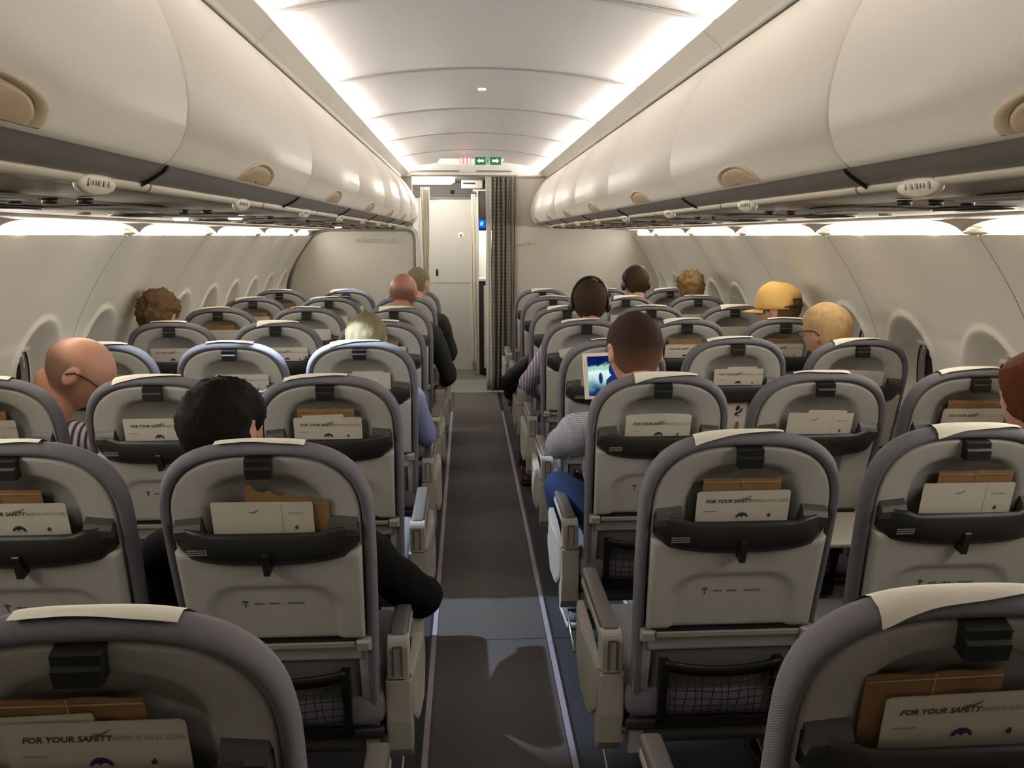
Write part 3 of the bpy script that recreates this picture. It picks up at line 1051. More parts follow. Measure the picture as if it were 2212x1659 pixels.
def m_ledge():
    b = B()
    pts = [BP(0, vz(0.645), 0.02)]
    b.prism([(-0.168, vz(0.640)), (0.168, vz(0.640)), (0.168, vz(0.651)), (-0.168, vz(0.651))], lambda a, h, w: BP(a, h, w), 0.0, 0.034, 0.002)
    return b.done('tray_ledge', M['armp'])
def m_ledge_gap():
    b = B()
    b.prism([(-0.175, vz(0.6505)), (0.175, vz(0.6505)), (0.175, vz(0.658)), (-0.175, vz(0.658))], lambda a, h, w: BP(a, h, w), 0.0, 0.028)
    return b.done('gap', M['black'])
def m_hinge(s):
    b = B()
    b.prism([(s * 0.170, vz(0.628)), (s * 0.203, vz(0.628)), (s * 0.203, vz(0.655)), (s * 0.170, vz(0.655))], lambda a, h, w: BP(a, h, w), -0.005, 0.036, 0.006)
    return b.done('tray_hinge', M['armp'])
def m_latch():
    b = B()
    b.prism([(-0.0065, vz(0.852)), (0.0065, vz(0.852)), (0.0075, vz(0.905)), (-0.0075, vz(0.905))], lambda a, h, w: BP(a, h, w), 0.03, 0.062, 0.002)
    return b.done('tray_latch', M['black'])
def m_clip():
    b = B()
    P = [(0.010, 0.0285, vz(1.110)), (0.032, 0.0285, vz(1.106)), (0.033, 0.0285, vz(1.094)), (0.038, 0.028, vz(1.090)), (0.040, 0.026, vz(1.070)), (0.030, 0.024, vz(1.064)), (0.010, 0.024, vz(1.066))]
    rings = []
    for t in (-1, -0.94, 0.94, 1):
        rings.append([BP(t * h * (0.97 if abs(t) == 1 else 1), v, w if abs(t) < 1 else w * 0.93) for w, h, v in P])
    b.loft(rings, True, (True, True), False)
    return b.done('coat_clip', M['black'])
def m_lower():
    b = B()
    n = 10; rings = []
    for i in range(n + 1):
        v = lerp(vz(0.30), vz(0.632), i / n)
        bul = 0.016 * math.sin(math.pi * min(1, (i / n) * 1.1))
        rings.append([BP(u, v, 0.004 + bul * (1 - (u / 0.17) ** 4) * 0.5) for u in (-0.170, -0.12, -0.06, 0, 0.06, 0.12, 0.170)] + [BP(u, v, -0.03) for u in (0.17, -0.17)])
    b.loft(rings, True, (True, True))
    return b.done('lower_back', M['shell2'])
def m_strut(s):
    b = B()
    b.prism([(s * 0.171, vz(0.27)), (s * 0.205, vz(0.27)), (s * 0.209, vz(0.626)), (s * 0.171, vz(0.626))], lambda a, h, w: BP(a, h, w), -0.035, 0.010, 0.003)
    return b.done('side_strut', M['shell'])
def m_net():
    b = B()
    hw, v0, v1, w = 0.128, vz(0.400), vz(0.545), 0.030
    def seg(p0, p1, r=0.0013):
        b.tube([p0, p1], r, 4)
    def sag(u): return 0.020 * (1 - (u / hw) ** 2)
    nx, ny = 13, 6
    for i in range(nx):
        u = lerp(-hw, hw, i / (nx - 1))
        pts = [BP(u + 0.004 * math.sin(i * 2.1 + q), lerp(v0, v1 - sag(u), q / 4), w + 0.012 * math.sin(math.pi * q / 4)) for q in range(5)]
        b.tube(pts, 0.0014, 4)
    for j in range(ny):
        t = j / ny
        pts = []
        for q in range(9):
            u = lerp(-hw, hw, q / 8)
            pts.append(BP(u, lerp(v0, v1 - sag(u), t) + 0.002 * math.sin(q * 1.7 + j), w + 0.012 * math.sin(math.pi * t)))
        b.tube(pts, 0.0014, 4)
    return b.done('net', M['net'])
def m_netband():
    b = B()
    hw, v1, w = 0.138, vz(0.545), 0.030
    rings = []
    for q in range(13):
        u = lerp(-hw, hw, q / 12)
        s_ = 0.020 * (1 - (u / hw) ** 2)
        rings.append([BP(u, v1 - s_ - 0.004, w + 0.003), BP(u, v1 - s_ + 0.022, w + 0.002), BP(u, v1 - s_ + 0.024, w - 0.004), BP(u, v1 - s_ - 0.004, w - 0.003)])
    b.loft(rings, True, (True, True))
    for s in (-1, 1):
        b.prism([(s * 0.128, vz(0.385)), (s * 0.148, vz(0.385)), (s * 0.148, vz(0.56)), (s * 0.128, vz(0.56))], lambda a, h, ww: BP(a, h, ww), 0.0, 0.034)
    b.prism([(-0.148, vz(0.375)), (0.148, vz(0.375)), (0.148, vz(0.398)), (-0.148, vz(0.398))], lambda a, h, ww: BP(a, h, ww), 0.0, 0.034)
    return b.done('net_band', M['black'])
def m_seatcushion():
    b = B()
    b.box((0, 0.34, 0.435), (0.45, 0.46, 0.10), 0.035, seg=3)
    return b.done('seat_cushion', M['fabric_front'])
def m_pan():
    b = B()
    b.box((0, 0.33, 0.37), (0.44, 0.42, 0.03), 0.008)
    b.tube([(-0.254, 0.20, 0.34), (0.254, 0.20, 0.34)], 0.022, 10)
    b.tube([(-0.254, 0.44, 0.34), (0.254, 0.44, 0.34)], 0.022, 10)
    return b.done('seat_frame', M['darkmetal'])
def m_leg():
    b = B()
    b.tube([(0, 0.44, 0.34), (0, 0.50, 0.03)], [0.018, 0.016], 8)
    b.tube([(0, 0.20, 0.34), (0, 0.10, 0.03)], [0.018, 0.016], 8)
    b.tube([(0, 0.12, 0.07), (0, 0.42, 0.30)], 0.011, 8)
    b.box((0, 0.30, 0.018), (0.03, 0.50, 0.034), 0.006)
    return b.done('leg', M['darkmetal'])
def m_bar(s):
    b = B()
    b.tube([(-0.22, 0.26, 0.06), (-0.22, 0.47, 0.12), (0.22, 0.47, 0.12), (0.235, 0.46, 0.12), (0.235, 0.26, 0.06)], 0.007, 8)
    return b.done('luggage_bar', M['metal'])
def m_pad():
    b = B()
    b.box((0, 0.345, 0.622), (0.044, 0.37, 0.026), 0.010, seg=3)
    return b.done('arm_pad', M['pad'])
def m_armbody():
    b = B()
    b.box((0, 0.345, 0.600), (0.046, 0.35, 0.028), 0.008)
    return b.done('arm_body', M['armp'])
def m_cap():
    b = B()
    n = 12
    pts = []
    for i in range(n + 1):
        a = math.pi * i / n
        pts.append((0.165 + 0.030 * math.cos(a) , 0.600 + 0.030 * math.sin(a)))
    pts = pts + [(0.135, 0.530), (0.195, 0.530)]
    rings = [[(x, y if abs(x) < 0.024 else lerp(y, 0.165, .12), z if abs(x) < 0.024 else lerp(z, 0.58, .06)) for y, z in pts] for x in (-0.026, -0.0235, 0.0235, 0.026)]
    b.loft(rings, True, (True, True), False)
    return b.done('hinge_cap', M['armp'])
def m_capslot():
    b = B()
    for x in (-0.010, 0.010):
        b.box((x, 0.1335, 0.575), (0.0018, 0.004, 0.075))
    b.box((0, 0.1335, 0.613), (0.020, 0.004, 0.002))
    return b.done('cap_groove', M['ink'])
def m_bracket():
    b = B()
    P = [(0.132, 0.525), (0.130, 0.42), (0.140, 0.34), (0.165, 0.305), (0.20, 0.32), (0.235, 0.42), (0.235, 0.525)]
    rings = [[(x, lerp(y, 0.18, .05) if abs(x) > 0.026 else y, z) for y, z in P] for x in (-0.030, -0.026, 0.026, 0.030)]
    b.loft(rings, True, (True, True), False)
    return b.done('arm_bracket', M['armp'])
def m_cover(s):
    # outward curved shield on the aisle side
    b = B()
    P = [(0.150, 0.535), (0.30, 0.565), (0.46, 0.565), (0.475, 0.51), (0.41, 0.44), (0.30, 0.385), (0.22, 0.37), (0.175, 0.41), (0.160, 0.47)]
    def bow(y): return 0.020 * math.sin(math.pi * (y - 0.14) / 0.40)
    r0 = [(s * (0.024), y, z) for y, z in P]
    r1 = [(s * (0.028 + bow(y)), y, z) for y, z in P]
    r2 = [(s * (0.033 + bow(y)), lerp(y, 0.33, .08), lerp(z, 0.43, .08)) for y, z in P]
    b.loft([r0, r1, r2], True, (True, True), False)
    return b.done('side_cover', M['armp'])
def m_cloth(var, dxx=0.0):
    rnd = random.Random(var * 13 + 3)
    b = B()
    du = (-0.02, 0.0, 0.012, -0.008, -0.03)[var % 5] + dxx
    hw = (0.098, 0.092, 0.100, 0.088, 0.095)[var % 5]
    nu = 14
    O = aoff(0.0)
    def topv(u, d=0.0):
        e = min(0.999, abs(u) / (0.226 - d))
        return 0.960 + (0.196 - d) * (1 - e ** 2.85) ** (1 / 2.85)
    rings = []
    k1, k2 = rnd.uniform(-1, 1), rnd.uniform(-1, 1)
    for j in range(nu + 1):
        u = du + lerp(-hw, hw, j / nu)
        tt = j / nu
        hem = 0.000 + 0.010 * k1 * (tt - 0.5) + 0.004 * math.sin(tt * 7 + var)
        slant = 0.008 * k2
        r = []
        path = [(-0.014, .001, 0.0035), (0.003, .002, 0.0045), (0.010, .0055, 0.0042), (0.0165, .0085, 0.0025), (0.0225, .014, 0.0), (0.0235, .022, 0.0), (0.0235, .032, 0.0)]
        end = max(0.6, min(5.6, (1.7, 1.2, 2.4, 1.0, 1.5)[var % 5] + (-3.2, 0.6, -3.4, 0.8, -1.2)[var % 5] * (tt - 0.5) + 0.15 * math.sin(tt * 9 + var)))
        def along(q):
            i = min(5, int(q)); f = q - i
            p0, p1 = path[i], path[i + 1]
            w_, d_, o_ = (lerp(p0[m_], p1[m_], f) for m_ in range(3))
            return (w_, topv(u, d_) + o_)
        for w, v in ((-0.0815, topv(u, .10) - 0.09), (-0.0815, topv(u, .10) - 0.004), (-0.082, topv(u, .075) + 0.001), (-0.066, topv(u, .046) + 0.002), (-0.048, topv(u, .026) + 0.003), (-0.0275, topv(u, .008) + 0.003), along(0), along(end * 0.33), along(end * 0.66), along(end)):
            r.append(BP(u + 0.0008 * math.sin(j * 2.3), v, w))
        rings.append(r)
    b.loft(rings, False, (False, False))
    me = b.done('headrest_cover', M['cloth'])
    return me

SM = dict(cushion=m_cushion(), shell=m_shell(), pocket=m_pocket(), shL=m_shoulder(-1), shR=m_shoulder(1), tray=m_tray(), pr=m_prints(), sp=m_smallprint(), pp=m_pocketprint(),
          ledge=m_ledge(), gap=m_ledge_gap(), hL=m_hinge(-1), hR=m_hinge(1), latch=m_latch(), clip=m_clip(), lower=m_lower(), stL=m_strut(-1), stR=m_strut(1),
          net=m_net(), band=m_netband(), sc=m_seatcushion(), pan=m_pan(), leg=m_leg(), bar=m_bar(1), pad=m_pad(), ab=m_armbody(), cap=m_cap(), cs=m_capslot(), br=m_bracket(),
          covL=m_cover(-1), covR=m_cover(1))
CL = [m_cloth(i) for i in range(5)]
CLX = {2: m_cloth(2, -0.035), 1: m_cloth(1, 0.012)}
def m_traydown():
    b = B(); b.box((0, -0.13, 0.655), (0.40, 0.26, 0.018), 0.007)
    return b.done('tray_table', M['armp'])
def m_recess():
    b = B(); b.prism([(-0.19, vz(0.655)), (0.19, vz(0.655)), (0.19, vz(0.875)), (-0.19, vz(0.875))], lambda a, h, w: BP(a, h, w), -0.01, 0.010, 0.003)
    return b.done('back_panel', M['shell'])
def m_trayarm(s):
    b = B(); b.box((s * 0.17, -0.03, 0.640), (0.014, 0.12, 0.02), 0.004)
    return b.done('tray_arm', M['pocket2'])
SM['td'] = m_traydown(); SM['rc'] = m_recess(); SM['taL'] = m_trayarm(-1); SM['taR'] = m_trayarm(1)

AX, PITCHX = 0.512, 0.5085
ROWY = [0.0] + [0.8597 + 0.787 * i for i in range(8)]
POS = ['aisle', 'middle', 'window']
ROWN = ['', 'nearest row', 'second row', 'third row', 'fourth row', 'fifth row', 'sixth row', 'seventh row', 'eighth and farthest row']
SEATS = {}
def make_seat(s, r, c, tray_down=False, rec=0.0, cloth=0, cloth_dx=0.0):
    side = 'left' if s < 0 else 'right'
    x = s * (AX + PITCHX * c)
    extra = ' with tray folded down' if tray_down else ''
    t = empty('airline_seat', (x, ROWY[r], 0), 'grey %s seat %s of the aisle%s, %s' % (POS[c], side, extra, ROWN[r].replace('eighth and farthest', 'farthest')), 'seat', 'airline seats on the ' + side)
    SEATS[(s, r, c)] = t
    R = (rec, 0, 0)
    # reclining parts share a pivot near the hip: rotate about x through (y .12, z .45)
    def bp(name, key, par=t, label=None):
        o = part(name, SM[key], par, label=label)
        if rec and par is t:
            piv = Vector((0, 0.12, 0.45))
            o.matrix_local = Matrix.Translation(piv) @ Matrix.Rotation(rec, 4, 'X') @ Matrix.Translation(-piv)
        return o
    bp('backrest_cushion', 'cushion')
    sh = bp('shell', 'shell', label='pale grey plastic back shell')
    pk = bp('literature_pocket', 'pocket', label='dark literature pocket')
    bp('pocket_shoulder', 'shL', pk); bp('pocket_shoulder', 'shR', pk)
    if r <= 4: bp('pocket_print', 'pp', pk)
    bp('coat_clip', 'clip')
    hc = part('headrest_cover', CLX[cloth] if cloth_dx else CL[cloth % 5], t, label='white headrest cloth')
    if rec:
        piv = Vector((0, 0.12, 0.45))
        hc.matrix_local = Matrix.Translation(piv) @ Matrix.Rotation(rec, 4, 'X') @ Matrix.Translation(-piv)
    if tray_down:
        bp('back_panel', 'rc')
        td = part('tray_table', SM['td'], t, label='white tray table folded down')
        part('tray_arm', SM['taL'], td); part('tray_arm', SM['taR'], td)
    else:
        tr = bp('tray_table', 'tray')
        if r <= 4: bp('tray_print', 'pr', tr)
        if r <= 3: bp('small_print', 'sp', tr)
        bp('tray_latch', 'latch')
    bp('tray_ledge', 'ledge'); bp('ledge_gap', 'gap'); bp('tray_hinge', 'hL'); bp('tray_hinge', 'hR')
    bp('lower_back', 'lower'); bp('side_strut', 'stL'); bp('side_strut', 'stR')
    if r <= 5:
        nt_ = bp('net_pocket', 'net'); nt_['kind'] = 'stuff'
        bp('net_band', 'band', nt_)
    part('seat_cushion', SM['sc'], t); part('seat_frame', SM['pan'], t)
    if c < 2:
        part('leg', SM['leg'], t, (s * 0.254, 0, 0))
    part('luggage_bar', SM['bar'], t)
    # armrests: outer one always, the aisle one on aisle seats
    def arm(ax, aisle):
        a = part('armrest', SM['ab'], t, (ax, 0, -0.026))
        part('arm_pad', SM['pad'], a); part('arm_bracket', SM['br'], a)
        cp = part('hinge_cap', SM['cap'], a)
        if r <= 5: part('cap_groove', SM['cs'], a)
        if aisle: part('side_cover', SM['covR'] if s < 0 else SM['covL'], a)
    arm(s * 0.2543, False)
    if c == 0: arm(-s * 0.2543, True)
    return t

REC = {(1, 3, 0): 0.030, (1, 3, 1): 0.030, (1, 2, 1): -0.03, (1, 4, 2): 0.03, (1, 4, 1): -0.02, (-1, 3, 0): 0.012, (-1, 2, 0): 0.02}
vi = 0
for r in range(1, 9):
    for s in (-1, 1):
        for c in range(3):
            if r == 1 and c > 0: continue
            vi += 1
            if r == 2 and c == 2 and s < 0: continue
            make_seat(s, r, c, (s, r, c) in ((1, 3, 1), (1, 4, 1)), REC.get((s, r, c), 0.0), {(1, 2, 0): 0, (-1, 2, 0): 1, (1, 1, 0): 2, (-1, 1, 0): 1}.get((s, r, c), vi), {(1, 1, 0): -0.035, (-1, 1, 0): 0.012}.get((s, r, c), 0.0))
#END_SEATS

# ------------------------------------------------------------------ safety cards, leaflets, paper bags
TXT1 = text_mesh('FOR YOUR SAFETY', 0.0118, M['ink'], 0.00035, 0.25)
TXT2 = text_mesh('AIRBUS A321 (32B)', 0.0100, M['inkgrey'], 0.0001)
def m_swoosh():
    b = B(); b.tube([(0, 0, 0), (0.010, -0.0008, 0), (0.018, 0.003, 0), (0.023, 0.007, 0)], [0.0003, 0.0009, 0.0007, 0.0002], 4)
    return b.done('swoosh', M['ink'])
SWO = m_swoosh()
def card_mesh(hw, h, cut=0.004, bulge=0.0, m=None):
    b = B()
    P = [(-hw, 0), (hw, 0), (hw, h - cut), (hw - cut, h), (-hw + cut, h), (-hw, h - cut)]
    n = 8
    rows = []
    for t in (0, 0.25, 0.5, 0.75, 0.97, 1.0):
        y = h * t
        k = hw if t < 1 else hw - cut
        rows.append([(lerp(-k, k, i / n), y + bulge * 0.35 * math.sin(math.pi * i / n) * t, bulge * math.sin(math.pi * i / n) * 0.4) for i in range(n + 1)])
    r2 = [[(x, y, z - 0.0012) for x, y, z in r] for r in rows]
    b.loft(rows, False, (False, False), True)
    b.loft([r[::-1] for r in r2], False, (False, False), True)
    return b.done('sheet', m or M['paper'])
def m_emblem():
    b = B(); n = 16
    ring = [(0.0135 * math.cos(math.pi * i / n), 0.0125 * math.sin(math.pi * i / n), 0.0004) for i in range(n + 1)]
    b.add(ring, [tuple(range(n + 1))])
    return b.done('emblem', M['inkblue'])
def m_emblem2():
    b = B()
    for cx, r in ((-0.0055, 0.004), (0.0045, 0.0048)):
        b.add([(cx + r * math.cos(math.pi * i / 8), r * 0.9 * math.sin(math.pi * i / 8), 0.0008) for i in range(9)], [tuple(range(9))])
    return b.done('emblem_detail', M['paper'])
def m_mark():
    b = B(); b.box((0, 0, 0.0004), (0.006, 0.006, 0.0006)); b.box((0.001, 0.004, 0.0004), (0.003, 0.003, 0.0006))
    return b.done('mark', M['ink'])
def m_finetext():
    b = B()
    for q in range(9): b.box((q * 0.0034, 0, 0.0003), (0.0024, 0.0022, 0.0004))
    return b.done('fine_print', M['inkgrey'])
EMB, EMB2, MRK, FINE = m_emblem(), m_emblem2(), m_mark(), m_finetext()
CARD = card_mesh(0.103, 0.128, 0.006)
CARDB = card_mesh(0.103, 0.128, 0.006, 0.03)
LEAF = card_mesh(0.105, 0.128, 0.003)
SHEET = card_mesh(0.062, 0.135, 0.002)
def bag_mesh(torn=False):
    b = B(); n = 14
    hw, h = 0.086, 0.150
    rows = []
    for t in (0, 0.3, 0.6, 0.9, 1.0):
        r = []
        for i in range(n + 1):
            u = lerp(-hw, hw, i / n)
            top = h
            if torn: top = h * (1.0 - 0.16 * (i / n) + 0.03 * math.sin(i * 1.9) + (0.05 if i < 2 else 0))
            r.append((u, top * t, 0.0015 * math.sin(i * 0.9 + t * 3) + (0.004 * t if torn else 0)))
        rows.append(r)
    b.loft(rows, False, (False, False), True)
    b.loft([[(x, y, z - 0.002) for x, y, z in r] for r in rows], False, (False, False), True)
    return b.done('bag', M['kraft'])
BAG, BAGT = bag_mesh(), bag_mesh(True)
def m_fold():
    b = B(); b.box((0.0, 0.075, 0.0016), (0.0012, 0.15, 0.0012)); b.box((0.0, 0.142, 0.0016), (0.168, 0.0012, 0.0012))
    return b.done('fold_line', M['latch2'])
FOLD = m_fold()

def back_matrix(s, r, c, u, v, w, tilt=0.0):
    rec = REC.get((s, r, c), 0.0)
    Rm = Matrix(((1, 0, 0), (0, -SA, -CA), (0, CA, -SA))).to_4x4()   # columns: u, v, w
    m = Matrix.Translation(Vector(BP(u, v, w))) @ Rm @ Matrix.Rotation(tilt, 4, 'Z')
    if rec:
        piv = Vector((0, 0.12, 0.45))
        m = Matrix.Translation(piv) @ Matrix.Rotation(rec, 4, 'X') @ Matrix.Translation(-piv) @ m
    return Matrix.Translation(SEATS[(s, r, c)].location) @ m
def where(s, r, c):
    return '%s %s seat, %s' % ('left' if s < 0 else 'right', POS[c], ROWN[r].replace('eighth and farthest', 'farthest'))
VB = vz(0.882)
def put_card(s, r, c, u=0.0, tilt=0.0, kind='card', dv=0.0):
    w = 0.0225
    me = {'card': CARD, 'bulge': CARDB, 'leaf': LEAF, 'sheet': SHEET}[kind]
    name = 'leaflet' if kind in ('leaf', 'sheet') else 'safety_card'
    o = bpy.data.objects.new(name, me); COL.objects.link(o)
    if kind == 'sheet': w = 0.0185
    o.matrix_world = back_matrix(s, r, c, u, VB + dv, w, tilt)
    if kind in ('card', 'bulge'):
        tag(o, 'white safety card in the pocket of the ' + where(s, r, c), 'safety card', 'safety cards in the seat pockets')
        if r <= 5:
            z = 0.0006 if kind == 'card' else 0.0125
            part('lettering', TXT1, o, (-0.083, 0.100, z), label='dark grey slanted lettering')
            part('lettering', TXT2, o, (0.018, 0.100, z), label='pale grey lettering')
            part('swoosh', SWO, o, (-0.004, 0.111, z + 0.0006))
            e = part('emblem', EMB, o, (0.0, 0.063, z), label='dark violet half round emblem')
            part('emblem_detail', EMB2, e, (0, 0, 0))
            part('mark', MRK, o, (0.060, 0.066, z))
            part('fine_print', FINE, o, (-0.087, 0.080, z))
    elif kind == 'leaf':
        tag(o, 'plain white leaflet in the pocket of the ' + where(s, r, c), 'leaflet', 'leaflets in the seat pockets')
        if r <= 4:
            part('swoosh', SWO, o, (-0.03, 0.104, 0.0006))
            part('fine_print', FINE, o, (0.055, 0.102, 0.0006))
            part('mark', MRK, o, (0.068, 0.066, 0.0004))
            part('panel_fold', FOLD2, o, (0.040, 0.0, 0.0))
    else:
        tag(o, 'narrow white sheet in the pocket of the ' + where(s, r, c), 'leaflet', 'narrow sheets in the seat pockets')
    return o
b = B(); b.box((0, 0.063, 0.0002), (0.0006, 0.12, 0.0006)); FOLD2 = b.done('fold', M['inkgrey'])
def put_bag(s, r, c, u=0.0, torn=False, tilt=0.0, dv=0.0):
    o = bpy.data.objects.new('paper_bag', BAGT if torn else BAG); COL.objects.link(o)
    o.matrix_world = back_matrix(s, r, c, u, VB + 0.004 + dv, 0.0140, tilt)
    tag(o, ('crumpled torn brown' if torn else 'brown') + ' paper bag in the pocket of the ' + where(s, r, c), 'paper bag', 'brown paper bags in the seat pockets')
    if r <= 4 and not torn: part('fold_line', FOLD, o)
POCK = {
 (-1,1,0): [('bag', -0.03, 0.0), ('sheet', -0.06, 0.03), ('card', -0.002, 0.0)],
 (-1,2,0): [('torn', 0.045, -0.03), ('leaf', -0.005, -0.01)],
 (-1,2,1): [('bag', -0.03, 0.0), ('card', 0.0, 0.0)],
 (-1,3,0): [('bag', -0.005, 0.0), ('sheet', -0.01, 0.03), ('card', 0.0, 0.0)],
 (-1,3,1): [('card', 0.0, 0.0)], (-1,3,2): [('bag', -0.02, 0), ('card', -0.01, 0)],
 (-1,4,0): [('sheet', 0.03, 0.01), ('leaf', 0.015, 0.02)], (-1,4,1): [('card', 0.04, 0.0)], (-1,4,2): [('card', 0.02, 0.0)],
 (-1,5,0): [('bag', 0, 0), ('card', 0.02, 0)], (-1,5,1): [('card', 0.045, 0)], (-1,5,2): [('card', 0.0, 0)],
 (-1,6,0): [], (-1,6,1): [('card', 0.03, 0)], (-1,6,2): [('bag', 0, 0), ('card', 0.01, 0)],
 (-1,7,0): [('card', 0, 0)], (-1,7,1): [('card', 0.02, 0)], (-1,7,2): [('bag', 0, 0), ('card', 0.0, 0)],
 (-1,8,0): [('bag', 0, 0)], (-1,8,1): [('card', 0.03, 0)], (-1,8,2): [('bag', 0.02, 0)],
 (1,1,0): [('bag', -0.035, 0.03), ('card', 0.008, 0.03)], (1,2,0): [('bag', -0.005, 0.0), ('card', 0.0, 0.01)],
 (1,2,1): [('bag', 0.02, 0), ('leaf', 0.005, 0.0)], (1,2,2): [('card', 0, 0)],
 (1,3,0): [('bulge', -0.005, 0.0)], (1,3,1): [('sheet', 0.02, -0.03), ('leaf', 0.0, -0.02)], (1,3,2): [('bag', 0.0, 0.0), ('card', 0.0, -0.01)],
 (1,4,0): [], (1,4,1): [('sheet', 0.03, 0.0), ('card', 0.015, 0.0)], (1,4,2): [('leaf', 0.0, -0.06)],
 (1,5,0): [('leaf', -0.01, 0.20)], (1,5,1): [('bag', 0, 0), ('card', 0, 0)], (1,5,2): [('bag', 0, 0), ('card', 0, 0)],
 (1,6,0): [('card', 0, 0)], (1,6,1): [('bag', 0, 0), ('card', 0, 0)], (1,6,2): [('card', 0, 0)],
 (1,7,0): [('sheet', 0, 0)], (1,7,1): [('card', 0, 0)], (1,7,2): [('card', 0, 0)],
}
for (s, r, c), L in POCK.items():
    for it in L:
        k, u, tl = it
        if k == 'bag': put_bag(s, r, c, u, False, tl)
        elif k == 'torn': put_bag(s, r, c, u, True, tl)
        else: put_card(s, r, c, u, tl, k)
# magazines behind the two folded-down trays
def magazine(s, r, c, u, label, m, cover_m):
    b = B(); b.box((0, 0.10, 0), (0.17, 0.205, 0.006), 0.002)
    o = bpy.data.objects.new('magazine', b.done('mag', m)); COL.objects.link(o)
    o.matrix_world = back_matrix(s, r, c, u, vz(0.668), 0.017)
    tag(o, label, 'magazine')
    b = B()
    for (x, y, q) in ((0.048, 0.17, 0.013), (0.060, 0.155, 0.009), (0.045, 0.145, 0.011), (0.066, 0.165, 0.006), (0.055, 0.135, 0.005)):
        b.ball((x, y, 0.0035), (q, q * 0.7, 0.0008), rot=(0, 0, q * 90), u=7, v=4)
    p = part('cover_motif', b.done('motif', M['inkblue']), o, label='dark flower-like motif')
    b = B(); b.ball((0.052, 0.09, 0.0035), (0.010, 0.022, 0.0008), u=8, v=4)
    part('cover_motif', b.done('motif', M['kraft']), o, label='ochre motif')
    b = B(); b.box((0.107, 0.10, -0.002), (0.022, 0.20, 0.008), 0.002)
    q = bpy.data.objects.new('tray_strap', b.done('strap', M['shell2'])); COL.objects.link(q); q.parent = o
M['camo'] = mat('camouflage_print', (58, 58, 50), 0.7, var=0.6, vscale=22)
magazine(1, 3, 1, -0.02, 'white magazine with a dark motif behind the folded-down tray, third row', M['paper'], None)
magazine(1, 4, 1, -0.02, 'white magazine with a dark motif behind the folded-down tray, fourth row', M['paper'], None)
b = B(); b.box((0, 0.09, 0), (0.14, 0.19, 0.006), 0.002)
o = bpy.data.objects.new('magazine', b.done('mag', M['camo'])); COL.objects.link(o)
o.matrix_world = back_matrix(1, 4, 1, -0.10, vz(0.672), 0.028)
tag(o, 'dark mottled magazine behind the folded-down tray of the fourth row', 'magazine')

# ------------------------------------------------------------------ people
def head_pt(dx, dy, dz, face=1.0):
    a, bb, c = 0.0765, 0.099, 0.119
    x, y, z = a * dx, bb * dy, (c if dz < 0 else 0.112) * dz
    if dz > 0:
        k = 1 + 0.32 * dz * (1 - dz); x *= k; y *= k
    if dz < 0:
        t = -dz
        x *= 1 - 0.24 * t ** 1.5
        if dy < 0: y *= 1 - 0.50 * t
    if dy > 0.2 and face:
        g = lambda cx, cz, sx, sz: math.exp(-((dx - cx) / sx) ** 2 - ((dz - cz) / sz) ** 2)
        y += 0.026 * g(0, -0.22, 0.13, 0.13) + 0.012 * g(0, -0.02, 0.11, 0.14)
        y += 0.006 * g(0.35, 0.17, 0.3, 0.10) + 0.006 * g(-0.35, 0.17, 0.3, 0.10)
        y -= 0.009 * g(0.38, 0.02, 0.16, 0.10) + 0.009 * g(-0.38, 0.02, 0.16, 0.10)
        y += 0.008 * g(0, -0.52, 0.22, 0.045) + 0.008 * g(0, -0.63, 0.20, 0.05)
        y += 0.014 * g(0, -0.90, 0.30, 0.14)
    return Vector((x, y, z))
def add_head(b, mt, nu=40, nv=28):
    rings = []
    for i in range(1, nv):
        ph = math.pi * i / nv
        dz = math.cos(ph); rr = math.sin(ph)
        rings.append([mt @ head_pt(rr * math.cos(2 * math.pi * j / nu), rr * math.sin(2 * math.pi * j / nu), dz) for j in range(nu)])
    b.loft(rings, True, (True, True), True)
    for s in (-1, 1):     # ears: helix rim and a shallow bowl
        E3 = mt @ Matrix.Translation((s * 0.077, -0.006, -0.006)) @ Matrix.Rotation(s * -0.35, 4, 'Z')
        pts = []
        for k in range(11):
            a = math.pi * (-0.62 + 1.42 * k / 10)
            pts.append(E3 @ Vector((s * 0.006, -0.003 - 0.014 * math.cos(a) - 0.003, 0.004 + 0.025 * math.sin(a))))
        b.tube(pts, 0.0058, 7)
        b.ball((0, 0, 0), 0.001, u=4, v=3)
        tmp = bmesh.new(); bmesh.ops.create_uvsphere(tmp, u_segments=10, v_segments=7, radius=1)
        bmesh.ops.transform(tmp, matrix=E3 @ Matrix.Translation((s * 0.002, -0.006, 0.0)) @ Matrix.Diagonal((0.0065, 0.017, 0.028, 1)), verts=tmp.verts)
        b.merge(tmp, True)
